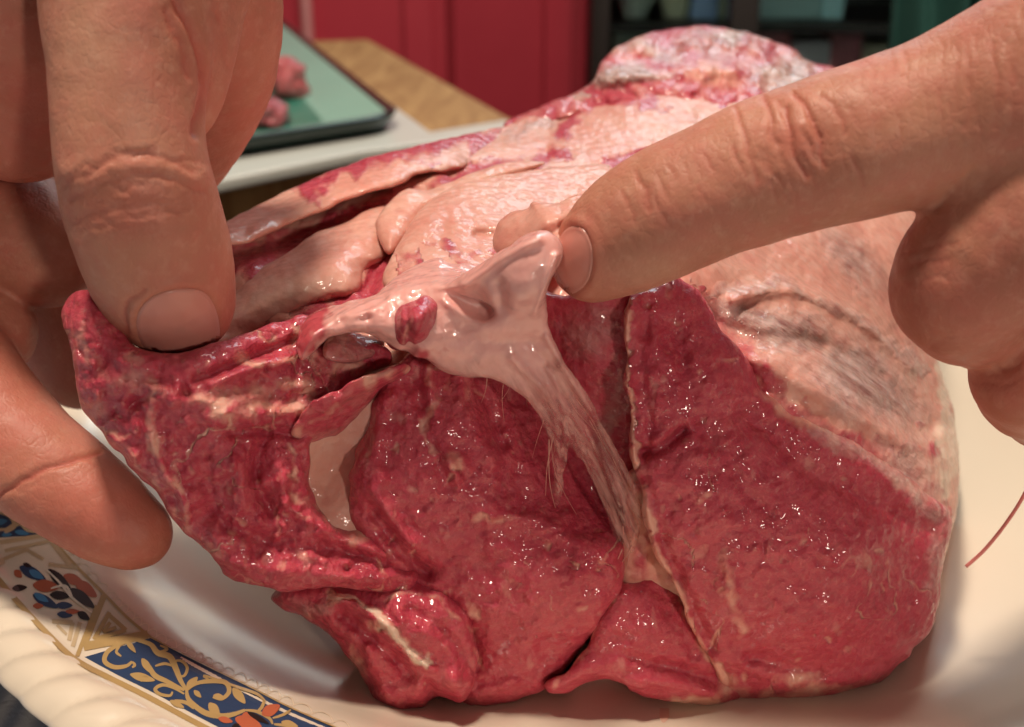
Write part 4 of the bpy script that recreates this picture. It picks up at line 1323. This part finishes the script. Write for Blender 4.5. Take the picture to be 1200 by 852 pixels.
def lump(name, c, r, seed, tissue):
    g = np.linspace(0, 2 * math.pi, 40, endpoint=False)
    h = np.linspace(-math.pi / 2, math.pi / 2, 22)
    H, Gg = np.meshgrid(h, g, indexing='ij')
    D = np.stack([np.cos(H) * np.cos(Gg), np.cos(H) * np.sin(Gg), np.sin(H)], -1)
    k = 1 + .28 * fbm(D[..., 0] * 1.6, D[..., 1] * 1.6, D[..., 2] * 1.6, 3, seed)
    sq = np.sign(D) * np.abs(D) ** .75
    V = (np.array(c) + sq * k[..., None] * np.array(r)).reshape(-1, 3)
    F = [(i * 40 + j, i * 40 + (j + 1) % 40, (i + 1) * 40 + (j + 1) % 40, (i + 1) * 40 + j) for i in range(21) for j in range(40)]
    at = {k2: np.full(len(V), v) for k2, v in tissue.items()}
    return link(name, V, np.array(F), M_MEAT, None, True, at)


c1 = on_z(338, 92, 25)
tag(lump("meat_piece", c1, (13, 18, 13), 3, dict(fat=.3, mem=.1, bone=0)), "pink piece of meat lying in the green tray", "meat piece", "meat pieces in the tray")
c2 = on_z(318, 132, 20)
tag(lump("meat_piece", c2, (11, 20, 8), 8, dict(fat=.0, mem=.3, bone=0)), "dark shiny piece of meat by the front rim of the green tray", "meat piece", "meat pieces in the tray")

# ------------------------------------------------------------------ room behind
def xw(px, Y):
    return (px - 600) / FPX * Y / (CT + .30 * ST)


Yc = 1750
rt = simple("red_paint", (.60, .045, .075), .42, .2, 3, .5, .001, 20)
CAB = thing("red_cabinet", "tall red cabinet with two doors behind the tables", "cabinet", (0, Yc, -780))
xa, xb, xc, xd = xw(250, Yc), xw(362, Yc), xw(527, Yc), xw(691, Yc)
MB().box(xa - 250, xd, Yc + 24, Yc + 420, -780, 450).build("carcass", rt, CAB, False, 3)
for q0, q1, nm in ((xa - 240, xb - 9, "side_panel"), (xb + 4, xc - 5, "door"), (xc + 5, xd - 4, "door")):
    dr = MB().box(q0, q1, Yc + 2, Yc + 23, -760, 440).build(nm, rt, CAB, False, 3)
    if nm == "door":
        MB().box(q1 - 62, q1 - 20, Yc - 8, Yc + 1, -740, 420).build("stile", rt, dr, False, 3)
MB().tube([(xb - 2, Yc - 6, -760), (xb - 2, Yc - 6, 440)], 9, 12).build("trim", simple("pink_trim", (.66, .26, .26), .3, .1, 6), CAB, True)

Yd = 1680
dk = simple("dark_wood", (.018, .012, .010), .35, .3, 8)
DISP = thing("display_cabinet", "dark glass fronted display cabinet with shelves", "cabinet", (300, Yd, -780))
x0, x1, x2, x3 = xw(693, Yd), xw(715, Yd), xw(856, Yd), xw(890, Yd)
xr = xw(1300, Yd)
MB().box(x0, x1, Yd, Yd + 40, -780, 450).build("post", dk, DISP, False, 2)
MB().box(x2, x3, Yd, Yd + 40, -780, 450).build("post", dk, DISP, False, 2)
MB().box(xr, xr + 50, Yd, Yd + 40, -780, 450).build("post", dk, DISP, False, 2)
MB().box(x0, xr + 50, Yd + 400, Yd + 415, -780, 450).build("back_panel", simple("dark_panel", (.035, .04, .04), .6, .2, 4), DISP)


def zat(py, Y):
    t = (py - 426) / FPX
    return CAMZ + Y / (CT - t * ST) * (-ST - t * CT)


for zz in (zat(26, Yd + 60), zat(88, Yd + 60), zat(170, Yd + 60), zat(-60, Yd + 60)):
    MB().box(x1 + 2, xr - 2, Yd + 45, Yd + 398, zz - 14, zz).build("shelf", dk, DISP)
gl = NT("cabinet_glass")
gl.set(Base_Color=(.8, .95, .95), Roughness=.03, Transmission_Weight=1.0, IOR=1.15)
for q0, q1 in ((x1, x2), (x3, xr)):
    MB().box(q0 + 1, q1 - 1, Yd + 18, Yd + 22, -770, 440).build("glass_pane", gl.m, DISP)
z1, z2 = zat(26, Yd + 60), zat(88, Yd + 60)
zz0 = z1
items = [("dish", 745, z1, 34, 60, (.30, .34, .30)), ("dish", 792, z1, 36, 80, (.55, .42, .30)), ("box", 822, z1, 20, 110, (.18, .26, .42)), ("dish", 846, z1, 22, 70, (.60, .42, .30)),
         ("box", 930, z1, 70, 160, (.20, .30, .30)), ("box", 970, z1, 16, 120, (.24, .40, .50)), ("box", 740, z2, 30, 64, (.16, .20, .16)), ("dish", 800, z2, 44, 40, (.10, .16, .10)),  # large teal grey block stands for a reflection in the cabinet glass
         ("box", 905, z2, 26, 70, (.26, .06, .07)), ("box", 950, z2, 30, 44, (.30, .28, .30)), ("box", 990, z2, 24, 58, (.20, .05, .06)), ("box", 1030, z2, 26, 40, (.22, .20, .14))]
nm_ = {(.30, .34, .30): "grey green bowl on the shelf beside the red cabinet", (.55, .42, .30): "beige bowl on the upper glass cabinet shelf", (.18, .26, .42): "blue box on the upper shelf between beige bowls",
       (.60, .42, .30): "pale peach bowl beside the dark cabinet post", (.20, .30, .30): "teal grey block standing in for a glass reflection right of the post", (.24, .40, .50): "narrow light blue box against the teal grey block",
       (.16, .20, .16): "dull green box on the lower shelf beside the red cabinet", (.10, .16, .10): "dark green bowl on the lower cabinet shelf", (.26, .06, .07): "dark red box on lower shelf right of the post",
       (.30, .28, .30): "low grey box between two dark red boxes", (.20, .05, .06): "taller dark red box on the lower shelf", (.22, .20, .14): "low olive box at the right of the lower shelf"}
for kind, pxx, zb, hw, hh, col in items:
    m = simple("shelf_item", tuple(min(.8, c * 1.9) for c in col), .45, .15, 10)
    cx = xw(pxx, Yd + 120)
    if kind == "box":
        o = MB().box(cx - hw, cx + hw, Yd + 90 + hw * .2, Yd + 170, zb + .5, zb + hh).build("storage_box", m, None, False, 4)
        tag(o, nm_[col], "box", "things on the cabinet shelves")
    else:
        pr = [(.02, 0), (.5, 0), (.52, .08), (.8, .45), (1, 1), (.95, 1), (.74, .5), (.4, .16), (.02, .14)]
        vv, ff, N_ = [], [], 28
        for r, h in pr:
            vv += [(cx + hw * r * math.cos(2 * math.pi * k / N_), Yd + 130 + hw * r * math.sin(2 * math.pi * k / N_), zb + .5 + hh * h) for k in range(N_)]
        ff = [(a * N_ + k, a * N_ + (k + 1) % N_, (a + 1) * N_ + (k + 1) % N_, (a + 1) * N_ + k) for a in range(len(pr) - 1) for k in range(N_)]
        o = MB().add(vv, ff).build("bowl", m, None, True)
        tag(o, nm_[col], "bowl", "things on the cabinet shelves")

# green cloth
Yg = 640
gx0, gx1 = xw(1056, Yg), xw(1330, Yg)
nu, nv = 90, 50
gv = []
for s in (0, 5):
    for j in range(nv):
        for i in range(nu):
            u = i / (nu - 1)
            v = j / (nv - 1)
            x = gx0 + (gx1 - gx0) * u + 8 * math.sin(v * 5) * (1 - u)
            y = Yg + 16 * math.sin(u * 21 + 1.3 * math.sin(v * 4)) + 9 * math.sin(u * 47 + v * 3) + s
            gv.append((x, y, -220 + 560 * v))
gf = [(j * nu + i, j * nu + i + 1, (j + 1) * nu + i + 1, (j + 1) * nu + i) for j in range(nv - 1) for i in range(nu - 1)]
K = nu * nv
gf += [tuple(K + q for q in f[::-1]) for f in gf]
edge = [i for i in range(nu)] + [j * nu + nu - 1 for j in range(1, nv)] + [(nv - 1) * nu + i for i in range(nu - 2, -1, -1)] + [j * nu for j in range(nv - 2, 0, -1)]
gf += [(edge[i], edge[(i + 1) % len(edge)], K + edge[(i + 1) % len(edge)], K + edge[i]) for i in range(len(edge))]
ob = link("green_cloth", gv, gf, simple("green_fabric", (.018, .075, .062), .8, .25, 20, .3, .0006, 900))
tag(ob, "dark green cloth hanging in folds behind the right hand", "cloth")
